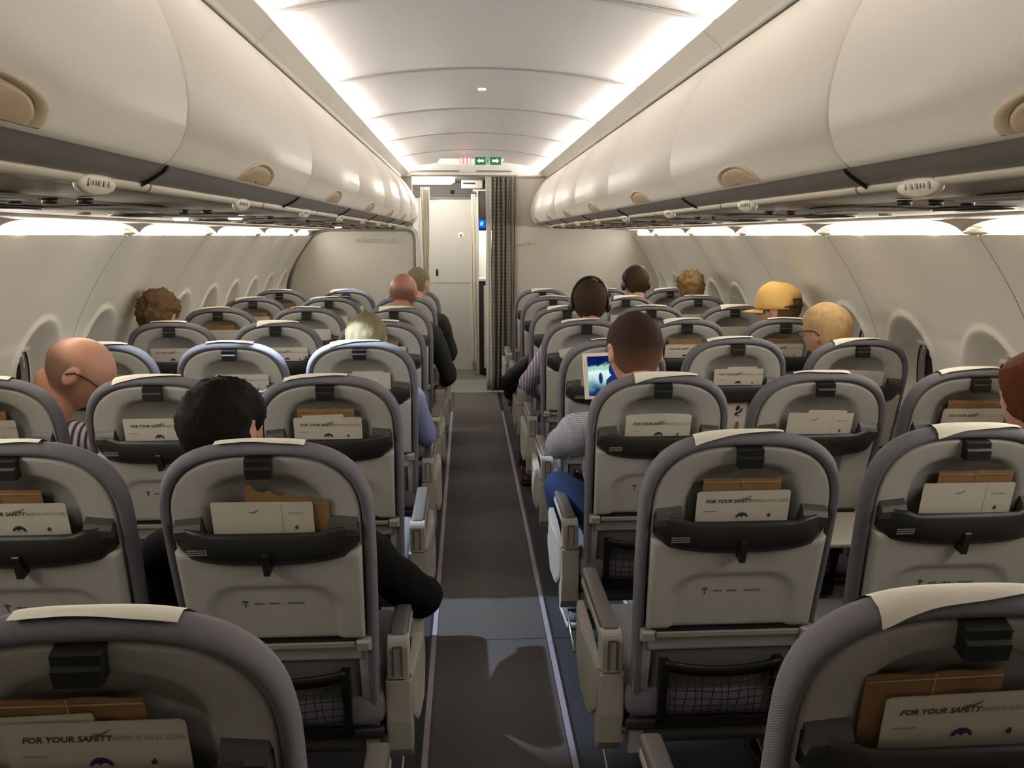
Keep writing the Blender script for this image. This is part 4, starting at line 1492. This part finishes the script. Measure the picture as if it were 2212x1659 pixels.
def hair_mesh(mt, m, thick=0.012, style='short', rough=0.004, seed=0, top=0.0):
    nu, nv = 72, 44
    V, F = [], []
    rnd = random.Random(seed)
    def thr(dx, dy):
        a = dy  # -1 back, +1 front
        back, side, front = -0.62, -0.10, 0.60
        if style == 'long': back, side = -0.95, -0.30
        if style == 'fringe': front = 0.30
        if a < 0: v = lerp(side, back, sstep(0.0, 0.75, -a))
        else: v = lerp(side, front, sstep(0.10, 0.80, a))
        return v
    grid = []; covs = []
    for i in range(nv + 1):
        ph = math.pi * 0.88 * i / nv
        dz = math.cos(ph); rr = math.sin(ph)
        row = []
        for j in range(nu):
            th = 2 * math.pi * j / nu
            dx, dy = rr * math.cos(th), rr * math.sin(th)
            p = head_pt(dx, dy, dz, 0)
            n = Vector((dx / 0.0765, dy / 0.099, dz / 0.119)).normalized()
            cov = sstep(thr(dx, dy) - 0.03, thr(dx, dy) + 0.10, dz)
            cov *= 1 - (1.0 if style != 'long' else 0.0) * sstep(0.55, 0.85, abs(dx)) * math.exp(-((dy + 0.02) / 0.20) ** 2 - ((dz + 0.04) / 0.22) ** 2)
            if style == 'bald': cv = sstep(-0.75, -0.35, dz) * (1 - sstep(-0.05, 0.55, dz)) * (1 - sstep(-0.15, 0.40, dy))
            tk = thick + top * sstep(0.1, 0.9, dz)
            nz = mnoise.noise(Vector((dx * 4 + seed, dy * 4, dz * 4))) * rough + mnoise.noise(Vector((dx * 22 + seed, dy * 22, dz * 6))) * rough * 0.8
            if style == 'bald':
                covs.append(cv); cov = 1.0 if cv > 0.001 else 0.0
            off = lerp(-0.005, tk + nz, cov)
            row.append((mt @ (p + n * off)))
        grid.append(row)
    b = B()
    b.loft(grid, True, (style != 'bald', False), True)
    me = b.done('hair', m)
    if style == 'bald':
        at_ = me.attributes.new('cover', 'FLOAT', 'POINT')
        at_.data.foreach_set('value', covs)
    return me
HAND_CACHE = {}
def hand_mesh(wrist, fwd, up, side, size=1.0, curl=0.5):
    """right-handed frame: fwd = finger direction, up = back of the hand, side = thumb side"""
    f, u_, s_ = Vector(fwd).normalized(), Vector(up).normalized(), Vector(side).normalized()
    base = hand_base(curl).copy()
    base.transform(Matrix.Translation(Vector(wrist)) @ Matrix((f, s_, u_)).transposed().to_4x4())
    return base
def hand_base(curl, size=1.0):
    if curl in HAND_CACHE: return HAND_CACHE[curl]
    P = lambda a, b_, c: Vector((a, b_, c)) * size
    b = B()
    b.caps(P(0.0, 0, 0), P(0.03, 0, 0), 0.026 * size, 0.026 * size)
    for i, (lat, L) in enumerate(((0.030, 0.072), (0.010, 0.080), (-0.010, 0.074), (-0.029, 0.058))):
        r = (0.0092, 0.0095, 0.0090, 0.0080)[i] * size
        b.caps(P(0.02, lat * 0.6, 0.002), P(0.088, lat, 0.004), 0.013 * size, 0.0115 * size)
        ang = 0.0; pos = (0.088, 0.004)
        for q, frac in enumerate((0.45, 0.30, 0.25)):
            ang += curl * (0.7, 1.0, 0.7)[q]
            nx = (pos[0] + L * frac * math.cos(ang), pos[1] - L * frac * math.sin(ang))
            b.caps(P(pos[0], lat, pos[1]), P(nx[0], lat * 1.04, nx[1]), r * (1 - 0.06 * q), r * (0.94 - 0.08 * q))
            pos = nx
    b.caps(P(0.015, 0.022, -0.004), P(0.050, 0.048, -0.012), 0.014 * size, 0.012 * size)
    b.caps(P(0.050, 0.048, -0.012), P(0.078, 0.054, -0.020 - 0.02 * curl), 0.0115 * size, 0.0095 * size)
    me = b.done('hand', M['black'])
    HAND_CACHE[curl] = remesh(me, 0.0032, 3)
    return HAND_CACHE[curl]
SKIN = {}
def skin(name, c, rough=0.5):
    m = mat(name, c, rough, var=0.10, vscale=14, bump=0.06, bscale=300)
    m.node_tree.nodes['Principled BSDF'].inputs['Subsurface Weight'].default_value = 0.08
    m.node_tree.nodes['Principled BSDF'].inputs['Subsurface Radius'].default_value = (0.01, 0.004, 0.002)
    return m
def hairmat(name, c, c2=None):
    return mat(name, c, 0.75, var=0.35, vscale=60, bump=0.9, bscale=220, spec=0.08, stretch=(1, 1, 0.35))

def person(label, seat, head, hrot, skin_m, top_m, leg_m, hair=None, lean=(0, 0), arms=None, legs=True, knee_in=0.0, extras=None, hs=1.0, voxel=0.0075, sh_w=0.185, foot=None, knees=None, shoe_m=None, bulk=1.0):
    s, r, c = seat
    sx, sy = s * (AX + PITCHX * c), ROWY[r]
    root = empty('person', (sx, sy, 0), label, 'person')
    O = Vector((sx, sy, 0))
    H = Vector(head) - O
    rot = Euler((hrot[1], hrot[2], hrot[0]), 'YXZ').to_matrix().to_4x4()     # yaw (z), pitch (x), roll (y)
    mt = Matrix.Translation(H) @ rot @ Matrix.Scale(hs, 4)
    pel = Vector((0, 0.30, 0.53))
    neck_top = mt @ Vector((0, -0.025, -0.085))
    nb = neck_top + Vector((0, -0.02, -0.085)) * 1.0 + (pel - neck_top).normalized() * 0.03
    chest = nb + (pel - nb) * 0.30 + Vector((0, 0.02, 0))
    waist = nb + (pel - nb) * 0.70
    ax = (nb - pel).normalized()
    lat = Vector((1, 0, 0)); lat = (lat - ax * lat.dot(ax)).normalized()
    fr = ax.cross(lat) * -1
    if fr.y < 0: fr = -fr
    shl = {}
    for q in (-1, 1):
        shl[q] = nb + lat * q * sh_w - ax * 0.055 + Vector((0, 0.0, 0))
    def torso(b, e):
        def ring(p, rx, ry, n=20): return [p + lat * (rx + e) * bulk * math.cos(2 * math.pi * k / n) + fr * (ry + e) * bulk * math.sin(2 * math.pi * k / n) for k in range(n)]
        b.loft([ring(pel - ax * 0.06, 0.12, 0.09), ring(pel, 0.165, 0.115), ring(waist, 0.150, 0.105), ring(chest - ax * 0.05, 0.168, 0.115), ring(chest + ax * 0.04, 0.165, 0.11), ring(nb - ax * 0.06, 0.145, 0.085), ring(nb - ax * 0.015, 0.085, 0.062), ring(nb + ax * 0.01, 0.055, 0.055)], True, (True, True))
        for q in (-1, 1):
            b.caps(nb - ax * 0.035 + lat * q * 0.05, shl[q], (0.045 + e) * bulk, (0.056 + e) * bulk)
    A = arms or {}
    arm_pts = {}
    for q in (-1, 1):
        a = A.get(q)
        if a is None:
            el = shl[q] + Vector((-q * 0.03 if (c == 2 and q == s) else q * 0.05, 0.10, -0.27)); wr = el + Vector((-q * 0.10, 0.20, -0.02))
        else:
            el = Vector(a[0]) - O; wr = Vector(a[1]) - O
        arm_pts[q] = (shl[q], el, wr)
    # body
    b = B()
    add_head(b, mt)
    b.caps(neck_top + Vector((0, 0, 0.03)), nb - ax * 0.02, 0.052, 0.058)
    b.caps(mt @ Vector((0, -0.03, -0.03)), nb, 0.052, 0.056)
    torso(b, -0.012)
    for q in (-1, 1):
        S_, E_, W_ = arm_pts[q]
        b.caps(S_, E_, 0.044, 0.034); b.caps(E_, W_, 0.034, 0.024)
    for q in (-1, 1):
        kn = (Vector(knees[q]) - O) if knees and q in knees else Vector((q * 0.10, 0.68, 0.52))
        ft = (Vector(foot[q]) - O) if foot and q in foot else Vector((q * 0.10, 0.70, 0.08))
        b.caps(pel + Vector((q * 0.085, 0, -0.01)), kn, 0.070, 0.046); b.caps(kn, ft, 0.046, 0.032)
        arm_pts[('leg', q)] = (pel + Vector((q * 0.085, 0, -0.01)), kn, ft)
    body = remesh(b.done('body', skin_m), voxel, 3)
    body.materials.clear(); body.materials.append(skin_m)
    # hands joined into the body mesh
    tmp = bmesh.new(); tmp.from_mesh(body)
    for q in (-1, 1):
        S_, E_, W_ = arm_pts[q]
        hd_ = (A.get(q) or (0, 0, None, 0.5))
        f = (W_ - E_).normalized()
        if len(hd_) > 2 and hd_[2] is not None:
            f, upv, curl = Vector(hd_[2][0]), Vector(hd_[2][1]), hd_[3]
        else:
            upv, curl = Vector((0, 0, 1)), 0.4
        upv = (upv - f * upv.dot(f)).normalized()
        sd = f.cross(upv) * (1 if q < 0 else -1)
        hm = hand_mesh(W_, f, upv, sd, 1.0, curl)
        tmp.from_mesh(hm)
    nb_me = bpy.data.meshes.new('body'); tmp.to_mesh(nb_me); tmp.free()
    nb_me.materials.append(skin_m)
    for p in nb_me.polygons: p.use_smooth = True; p.material_index = 0
    part('body', nb_me, root)
    # top
    b = B()
    torso(b, 0.008)
    for q in (-1, 1):
        S_, E_, W_ = arm_pts[q]
        b.caps(S_, E_, 0.060 * bulk, 0.050 * bulk); b.caps(E_, lerp(E_, W_, 0.3), 0.050 * bulk, 0.046 * bulk); b.cone(lerp(E_, W_, 0.25), lerp(E_, W_, 0.93), 0.046 * bulk, 0.036)
    b.tube([nb + lat * 0.066 * math.cos(k * math.pi / 8) + fr * 0.064 * math.sin(k * math.pi / 8) + ax * 0.012 for k in range(16)], 0.010, 8, True)
    sh = remesh(b.done('top', top_m), 0.009, 4)
    sh.materials.clear(); sh.materials.append(top_m)
    # soft cloth folds
    nrm = [v.normal.copy() for v in sh.vertices]
    co = []
    for v, nn in zip(sh.vertices, nrm):
        c_ = v.co
        n_ = mnoise.noise(c_ * 9.0) * 0.008 + mnoise.noise(c_ * 24.0) * 0.0035
        co += [c_.x + nn.x * n_, c_.y + nn.y * n_, c_.z + nn.z * n_]
    sh.vertices.foreach_set('co', co)
    part('shirt' if bulk <= 1.11 else 'jacket', sh, root)
    # trousers and shoes
    b = B()
    b.ball(pel + Vector((0, 0, -0.03)), (0.175 * bulk, 0.135, 0.11))
    for q in (-1, 1):
        P_, K_, F_ = arm_pts[('leg', q)]
        b.caps(P_, K_, 0.086, 0.062); b.cone(K_, lerp(K_, F_, 0.92), 0.060, 0.048)
    tr = remesh(b.done('trousers', leg_m), 0.010, 3)
    tr.materials.clear(); tr.materials.append(leg_m)
    part('trousers', tr, root)
    for q in (-1, 1):
        P_, K_, F_ = arm_pts[('leg', q)]
        b = B()
        zf = 0.012
        out = [(0.036, -0.075), (0.042, 0.0), (0.046, 0.09), (0.038, 0.16), (0.0, 0.195), (-0.034, 0.16), (-0.042, 0.09), (-0.036, 0.0), (-0.034, -0.075), (0, -0.09)]
        base = Vector((F_.x, F_.y, 0.0))
        b.loft([[base + Vector((x * k, y * k + 0.0, z)) for x, y in out] for z, k in ((0.028, 1.0), (0.045, 0.97), (0.065, 0.88), (0.08, 0.72))], True, (True, True))
        b.ball(base + Vector((0, -0.025, 0.085)), (0.037, 0.055, 0.05))
        sh_o = part('shoe', b.done('shoe', shoe_m or M['black']), root)
        b = B()
        b.loft([[base + Vector((x * k, y * k, z)) for x, y in out] for z, k in ((0.002, 0.98), (0.006, 1.04), (0.026, 1.05), (0.030, 1.0))], True, (True, True))
        part('sole', b.done('sole', M['cloth'] if shoe_m and shoe_m.name != 'brown_leather' else M['black']), sh_o)
    if hair:
        part('hair', hair_mesh(mt, **hair), root)
    if extras: extras(root, mt, O, arm_pts, nb, lat, fr, ax)
    return root

def eyes(root, mt):
    for q in (-1, 1):
        b = B(); b.ball(mt @ Vector((q * 0.029, 0.083, 0.003)), 0.0115, u=12, v=8)
        e = part('eye', b.done('eye', M['white2']), root)
        b = B(); b.ball(mt @ Vector((q * 0.029, 0.0925, 0.003)), (0.005, 0.003, 0.005), u=8, v=6)
        part('iris', b.done('iris', M['ink']), e)
M['white2'] = mat('eye_white', (214, 206, 196), 0.3)
def glasses(root, mt, m=None):
    m = m or M['black']
    b = B()
    for q in (-1, 1):
        pts = [mt @ Vector((q * (0.033 + 0.022 * math.cos(a)), 0.108 - 0.006 * abs(math.cos(a)), 0.002 + 0.016 * math.sin(a))) for a in [2 * math.pi * k / 14 for k in range(14)]]
        b.tube(pts, 0.0013, 6, True)
        b.tube([mt @ Vector((q * 0.056, 0.104, 0.008)), mt @ Vector((q * 0.079, 0.088, 0.012)), mt @ Vector((q * 0.084, 0.03, 0.018)), mt @ Vector((q * 0.085, -0.012, 0.014)), mt @ Vector((q * 0.083, -0.03, -0.004))], 0.0030, 6)
    b.tube([mt @ Vector((-0.012, 0.110, 0.006)), mt @ Vector((0, 0.116, 0.009)), mt @ Vector((0.012, 0.110, 0.006))], 0.0015, 6)
    part('glasses', b.done('glasses', m), root)
def headphones(root, mt, m, band=0.137):
    b = B()
    pts = []
    for k in range(13):
        a = math.pi * k / 12
        pts.append(mt @ Vector((0.094 * math.cos(a), -0.012, 0.0 + band * math.sin(a) ** 0.8 * 1.0 if 0 < k < 12 else 0)))
    b.tube(pts, 0.0065, 8)
    hp_ = part('headphones', b.done('band', m), root)
    for q in (-1, 1):
        b = B(); b.ball(mt @ Vector((q * 0.094, -0.006, -0.010)), (0.017, 0.032, 0.038), rot=mt.to_3x3().normalized().to_4x4(), u=14, v=10)
        part('ear_cup', b.done('cup', m), hp_)

SK1 = skin('skin_ruddy', (172, 124, 100)); SK2 = skin('skin_fair', (178, 134, 112)); SK3 = skin('skin_red', (148, 96, 82)); SK4 = skin('skin_tan', (150, 106, 84))
M['blackcloth'] = mat('black_cloth', (20, 20, 22), 0.9, bump=0.4, bscale=400, spec=0.1)
M['greycloth'] = mat('charcoal_cloth', (48, 48, 44), 0.9, bump=0.4, bscale=300, spec=0.15)
M['bluecloth'] = mat('pale_blue_shirt', (124, 134, 168), 0.85, bump=0.2, bscale=300, spec=0.15)
M['navystripe'] = pattern_mat('navy_striped_shirt', 'stripe', (212, 206, 198), (38, 34, 60), 14.0)
M['check'] = pattern_mat('checked_shirt', 'check', (178, 178, 190), (66, 68, 88), 62.0)
M['stripe'] = pattern_mat('striped_shirt', 'stripe', (176, 166, 176), (104, 94, 116), 22.0)
M['jeans'] = mat('blue_jeans', (36, 50, 78), 0.9, var=0.2, vscale=30, bump=0.3, bscale=500, spec=0.1)
M['darktr'] = mat('dark_trousers', (34, 36, 44), 0.9, spec=0.1)
M['puffer'] = mat('black_puffer', (16, 17, 20), 0.55, bump=0.3, bscale=60, spec=0.3)
M['cap'] = mat('yellow_cap', (212, 172, 100), 0.85, bump=0.3, bscale=500, var=0.06)
H1 = hairmat('hair_dark', (22, 19, 16)); H2 = hairmat('hair_brown', (92, 72, 50)); H3 = hairmat('hair_greyblond', (112, 101, 78)); H4 = hairmat('hair_fade', (50, 36, 28))
H5 = hairmat('hair_darkbrown', (52, 40, 28)); H6 = hairmat('hair_lightbrown', (120, 98, 64)); H7 = hairmat('hair_blond', (172, 144, 102)); H8 = hairmat('hair_auburn', (84, 46, 26)); H9 = hairmat('hair_stubble', (104, 84, 70))
nt = H9.node_tree
a_ = nt.nodes.new('ShaderNodeAttribute'); a_.attribute_name = 'cover'
m_ = nt.nodes.new('ShaderNodeMath'); m_.operation = 'MULTIPLY'; m_.inputs[1].default_value = 0.5; nt.links.new(a_.outputs['Fac'], m_.inputs[0])
nt.links.new(m_.outputs[0], nt.nodes['Principled BSDF'].inputs['Alpha'])

nt = H4.node_tree
tc_ = nt.nodes.new('ShaderNodeTexCoord'); sp_ = nt.nodes.new('ShaderNodeSeparateXYZ'); nt.links.new(tc_.outputs['Object'], sp_.inputs[0])
mr_ = nt.nodes.new('ShaderNodeMapRange'); mr_.inputs['From Min'].default_value = 1.10; mr_.inputs['From Max'].default_value = 1.20; nt.links.new(sp_.outputs['Z'], mr_.inputs['Value'])
mx_ = nt.nodes.new('ShaderNodeMixRGB'); mx_.inputs[1].default_value = srgb(108, 80, 64); nt.links.new(mr_.outputs[0], mx_.inputs[0])
src_ = nt.nodes['Principled BSDF'].inputs['Base Color'].links[0].from_socket
nt.links.new(src_, mx_.inputs[2]); nt.links.new(mx_.outputs[0], nt.nodes['Principled BSDF'].inputs['Base Color'])
# left side
def ex1(root, mt, O, ap, nb, lat, fr, ax):
    eyes(root, mt); glasses(root, mt)
person('bald person with dark glasses and navy striped collar bending forward by the left windows', (-1, 3, 2), (-1.415, 2.80, 1.085), (-1.15, -0.70, 0.10), SK1, M['navystripe'], M['darktr'],
       hair=dict(m=H9, thick=0.0015, style='bald', rough=0.0003, seed=2), extras=ex1, hs=1.12, voxel=0.0055,
       arms={1: ((-1.30, 3.02, 0.70), (-1.28, 2.86, 0.90), ((0.1, -0.1, 1), (0.9, 0.2, 0)), 0.7), -1: ((-1.68, 2.85, 0.72), (-1.50, 3.05, 0.68), ((1, 0.3, 0), (0, 0, 1)), 0.5)})
person('person with black hair and black jacket, nearest head left of the aisle', (-1, 2, 0), (-0.655, 1.885, 1.088), (-0.35, -0.15, -0.20), SK4, M['blackcloth'], M['darktr'],
       hair=dict(m=H1, thick=0.016, style='short', rough=0.006, seed=3, top=0.008), voxel=0.006, bulk=1.12, hs=1.0,
       arms={1: ((-0.215, 2.06, 0.58), (-0.22, 2.34, 0.47), ((0.0, 1, -0.5), (1, 0, 0.3)), 0.5)})
person('person with tousled brown hair beside the left windows', (-1, 5, 2), (-1.660, 4.22, 1.135), (-0.15, -0.1, 0.05), SK2, M['greycloth'], M['darktr'], hair=dict(m=H2, thick=0.012, style='short', rough=0.016, seed=4, top=0.010), hs=1.08, sh_w=0.150)
person('person with thin grey-blond hair and pale blue shirt beside the aisle', (-1, 4, 0), (-0.510, 3.42, 1.110), (0.0, -0.05, 0.0), SK2, M['bluecloth'], M['darktr'], hair=dict(m=H3, thick=0.008, style='short', rough=0.004, seed=5), hs=1.02,
       arms={1: ((-0.268, 3.42, 0.70), (-0.30, 3.68, 0.62))})
person('bald person with reddish head and dark jacket sticking into the aisle', (-1, 6, 0), (-0.470, 4.98, 1.205), (-0.15, 0.0, 0.05), SK3, M['greycloth'], M['darktr'], hair=dict(m=H9, thick=0.001, style='bald', rough=0.0005, seed=2), bulk=1.12, hs=1.04,
       arms={1: ((-0.20, 5.03, 0.68), (-0.24, 5.25, 0.60))})
person('person with sparse fair hair just beyond the bald reddish head', (-1, 7, 0), (-0.430, 5.78, 1.212), (-0.4, 0.0, 0.0), SK2, M['greycloth'], M['darktr'], hair=dict(m=H3, thick=0.004, style='short', rough=0.003, seed=8),
       arms={1: ((-0.20, 5.85, 0.70), (-0.24, 6.1, 0.62))})
# right side
person('person with faded dark haircut, checked shirt and blue jeans holding a white tablet', (1, 3, 0), (0.480, 2.68, 1.160), (0.12, -0.05, 0.0), SK2, M['check'], M['jeans'],
       hair=dict(m=H4, thick=0.004, style='short', rough=0.0015, seed=9, top=0.006), voxel=0.006, hs=1.12, sh_w=0.205, bulk=1.10, shoe_m=mat('grey_sneaker', (120, 132, 140), 0.7),
       arms={-1: ((0.240, 2.74, 0.83), (0.41, 2.93, 0.845), ((0.3, 0.75, 0.5), (-0.3, 0.5, -0.8)), 0.5), 1: ((0.72, 2.72, 0.78), (0.57, 2.93, 0.865), ((-0.3, 0.75, 0.5), (0.3, 0.5, -0.8)), 0.5)},
       knees={-1: (0.262, 2.96, 0.60)}, foot={-1: (0.335, 3.06, 0.09)})
def ex7(root, mt, O, ap, nb, lat, fr, ax): headphones(root, mt, M['black'])
person('person with black headphones and pale striped shirt beside the aisle', (1, 5, 0), (0.555, 4.20, 1.195), (0.0, 0.0, 0.0), SK4, M['stripe'], M['darktr'], hair=dict(m=H5, thick=0.010, style='short', rough=0.004, seed=10, top=0.006), extras=ex7, hs=1.03, sh_w=0.195,
       arms={-1: ((0.245, 4.30, 0.76), (0.32, 4.50, 0.66))}, foot={-1: (0.285, 4.93, 0.09)}, shoe_m=mat('brown_leather', (58, 34, 26), 0.6))
person('person whose black padded sleeve sticks out right of the aisle', (1, 6, 0), (0.660, 5.02, 1.06), (0.2, -0.3, 0.25), SK2, M['puffer'], M['darktr'], hair=dict(m=H5, thick=0.01, seed=11), bulk=1.15,
       arms={-1: ((0.190, 5.15, 0.62), (0.20, 5.36, 0.48), ((0, 0.8, -0.5), (-1, 0, 0)), 0.6)}, foot={-1: (0.30, 5.36, 0.09)})
def ex8(root, mt, O, ap, nb, lat, fr, ax): headphones(root, mt, M['black'], 0.131)
person('person with brown hair and dark headphones, farthest head right of the aisle', (1, 7, 1), (1.128, 5.78, 1.205), (0.25, 0.0, 0.0), SK2, M['greycloth'], M['darktr'], hair=dict(m=H5, thick=0.012, seed=12, top=0.008), extras=ex8, sh_w=0.150)
person('person with wavy light brown hair, far right window seat', (1, 7, 2), (1.530, 5.78, 1.165), (0.0, 0.0, 0.0), SK2, M['greycloth'], M['darktr'], hair=dict(m=H6, thick=0.012, rough=0.016, seed=13, top=0.008), hs=1.05, sh_w=0.150)
def ex10(root, mt, O, ap, nb, lat, fr, ax):
    b = B()
    rings = []
    for sc, z in ((0.001, 0.136), (0.35, 0.133), (0.65, 0.118), (0.86, 0.094), (0.98, 0.060), (1.02, 0.030), (1.02, 0.012)):
        rings.append([mt @ Vector((0.089 * sc * math.cos(2 * math.pi * k / 32), 0.111 * sc * math.sin(2 * math.pi * k / 32), z + 0.006 * math.sin(2 * math.pi * k / 32) )) for k in range(32)])
    # arched opening at the back of the cap
    V = [p for rg in rings for p in rg]; F = []
    for i in range(len(rings) - 1):
        for k in range(32):
            back = 20 <= k <= 27
            if back and i >= 4 and not (k in (20, 27) and i < 5): continue
            F.append((i * 32 + k, i * 32 + (k + 1) % 32, (i + 1) * 32 + (k + 1) % 32, (i + 1) * 32 + k))
    me = mesh('cap', V, F, M['cap'], True)
    cp = part('baseball_cap', me, root, label='yellow cap with a back opening')
    sm = cp.modifiers.new('t', 'SOLIDIFY'); sm.thickness = 0.003
    b = B()
    b.tube([mt @ Vector((0.089 * 1.02 * math.cos(2 * math.pi * k / 32), 0.111 * 1.02 * math.sin(2 * math.pi * k / 32), 0.018)) for k in range(19, 30)], 0.006, 6)
    part('back_strap', b.done('strap', M['black']), cp)
    b = B()
    brim = []
    for k in range(13):
        a = math.pi * (0.12 + 0.76 * k / 12)
        brim.append((a, 1.0 - ((k - 6) / 6.0) ** 2))
    r0 = [mt @ Vector((0.090 * math.cos(a), 0.112 * math.sin(a), 0.014)) for a, e in brim]
    r1 = [mt @ Vector((0.098 * math.cos(a), 0.112 * math.sin(a) + 0.072 * e ** 0.6, 0.006 - 0.010 * (1 - e))) for a, e in brim]
    b.loft([r0, r1], False, (False, False))
    br = part('brim', b.done('brim', M['cap']), cp); q = br.modifiers.new('t', 'SOLIDIFY'); q.thickness = 0.004
person('person in a yellow baseball cap looking left', (1, 5, 2), (1.572, 4.20, 1.155), (0.75, -0.10, 0.0), SK2, M['greycloth'], M['darktr'], hair=dict(m=H2, thick=0.007, rough=0.003, seed=14), extras=ex10, hs=1.10)
def ex11(root, mt, O, ap, nb, lat, fr, ax): eyes(root, mt); glasses(root, mt)
person('person with short blond hair and glasses turned left', (1, 4, 2), (1.495, 3.45, 1.125), (0.45, -0.1, -0.05), SK2, M['greycloth'], M['darktr'], hair=dict(m=H7, thick=0.008, rough=0.003, seed=15, top=0.008), extras=ex11, hs=1.06)
person('person with auburn hair cut off by the right edge', (1, 2, 2), (1.392, 1.95, 1.125), (0.3, 0.0, -0.1), SK2, M['greycloth'], M['darktr'], hair=dict(m=H8, thick=0.014, rough=0.005, style='long', seed=16, top=0.006), hs=1.05)

# tablet held by the person in the checked shirt
def tablet():
    t = empty('tablet_computer', (0.452, 3.02, 1.02), 'white framed tablet with a bright blue and white screen', 'tablet')
    t.rotation_euler = (math.radians(-12), math.radians(-2), math.radians(4))
    b = B(); b.box((0, 0, 0), (0.19, 0.008, 0.175), 0.0035, seg=3)
    part('tablet_frame', b.done('frame', M['cloth']), t)
    m = bpy.data.materials.new('tablet_screen'); m.use_nodes = True
    nt = m.node_tree; nt.nodes.remove(nt.nodes['Principled BSDF'])
    e = nt.nodes.new('ShaderNodeEmission'); nt.links.new(e.outputs[0], nt.nodes['Material Output'].inputs[0])
    tc = nt.nodes.new('ShaderNodeTexCoord'); sp = nt.nodes.new('ShaderNodeSeparateXYZ'); nt.links.new(tc.outputs['Object'], sp.inputs[0])
    no = nt.nodes.new('ShaderNodeTexNoise'); no.inputs['Scale'].default_value = 26; nt.links.new(tc.outputs['Object'], no.inputs['Vector'])
    ad = nt.nodes.new('ShaderNodeMath'); ad.operation = 'MULTIPLY_ADD'; ad.inputs[1].default_value = 0.05; nt.links.new(no.outputs['Fac'], ad.inputs[0]); nt.links.new(sp.outputs['Z'], ad.inputs[2])
    mr = nt.nodes.new('ShaderNodeMapRange'); mr.inputs['From Min'].default_value = -0.05; mr.inputs['From Max'].default_value = 0.10; nt.links.new(ad.outputs[0], mr.inputs['Value'])
    cr = nt.nodes.new('ShaderNodeValToRGB')
    el = cr.color_ramp.elements
    el[0].position = 0.0; el[0].color = srgb(18, 34, 92)
    el[1].position = 1.0; el[1].color = srgb(10, 24, 84)
    for p_, c_ in ((0.12, (30, 60, 120)), (0.26, (96, 150, 160)), (0.42, (190, 226, 226)), (0.58, (235, 250, 250)), (0.66, (150, 214, 190)), (0.74, (170, 220, 200)), (0.80, (16, 34, 100))):
        k = el.new(p_); k.color = srgb(*c_)
    nt.links.new(mr.outputs[0], cr.inputs[0]); nt.links.new(cr.outputs[0], e.inputs[0]); e.inputs[1].default_value = 0.95
    sc = part('screen', slab(-0.078, 0.078, -0.0052, -0.0042, -0.075, 0.075, m), t, label='bright screen')
    b = B(); b.ball((0.020, -0.0056, 0.022), (0.018, 0.0006, 0.026), u=10, v=6); b.ball((0.034, -0.0056, -0.040), (0.050, 0.0006, 0.040), rot=(0, 0.5, 0), u=10, v=6); b.ball((-0.030, -0.0056, -0.010), (0.008, 0.0006, 0.022), u=8, v=6)
    part('picture_figure', b.done('fig', emat('screen_navy', (0.01, 0.03, 0.16), 1.0)), sc)
tablet()
#END
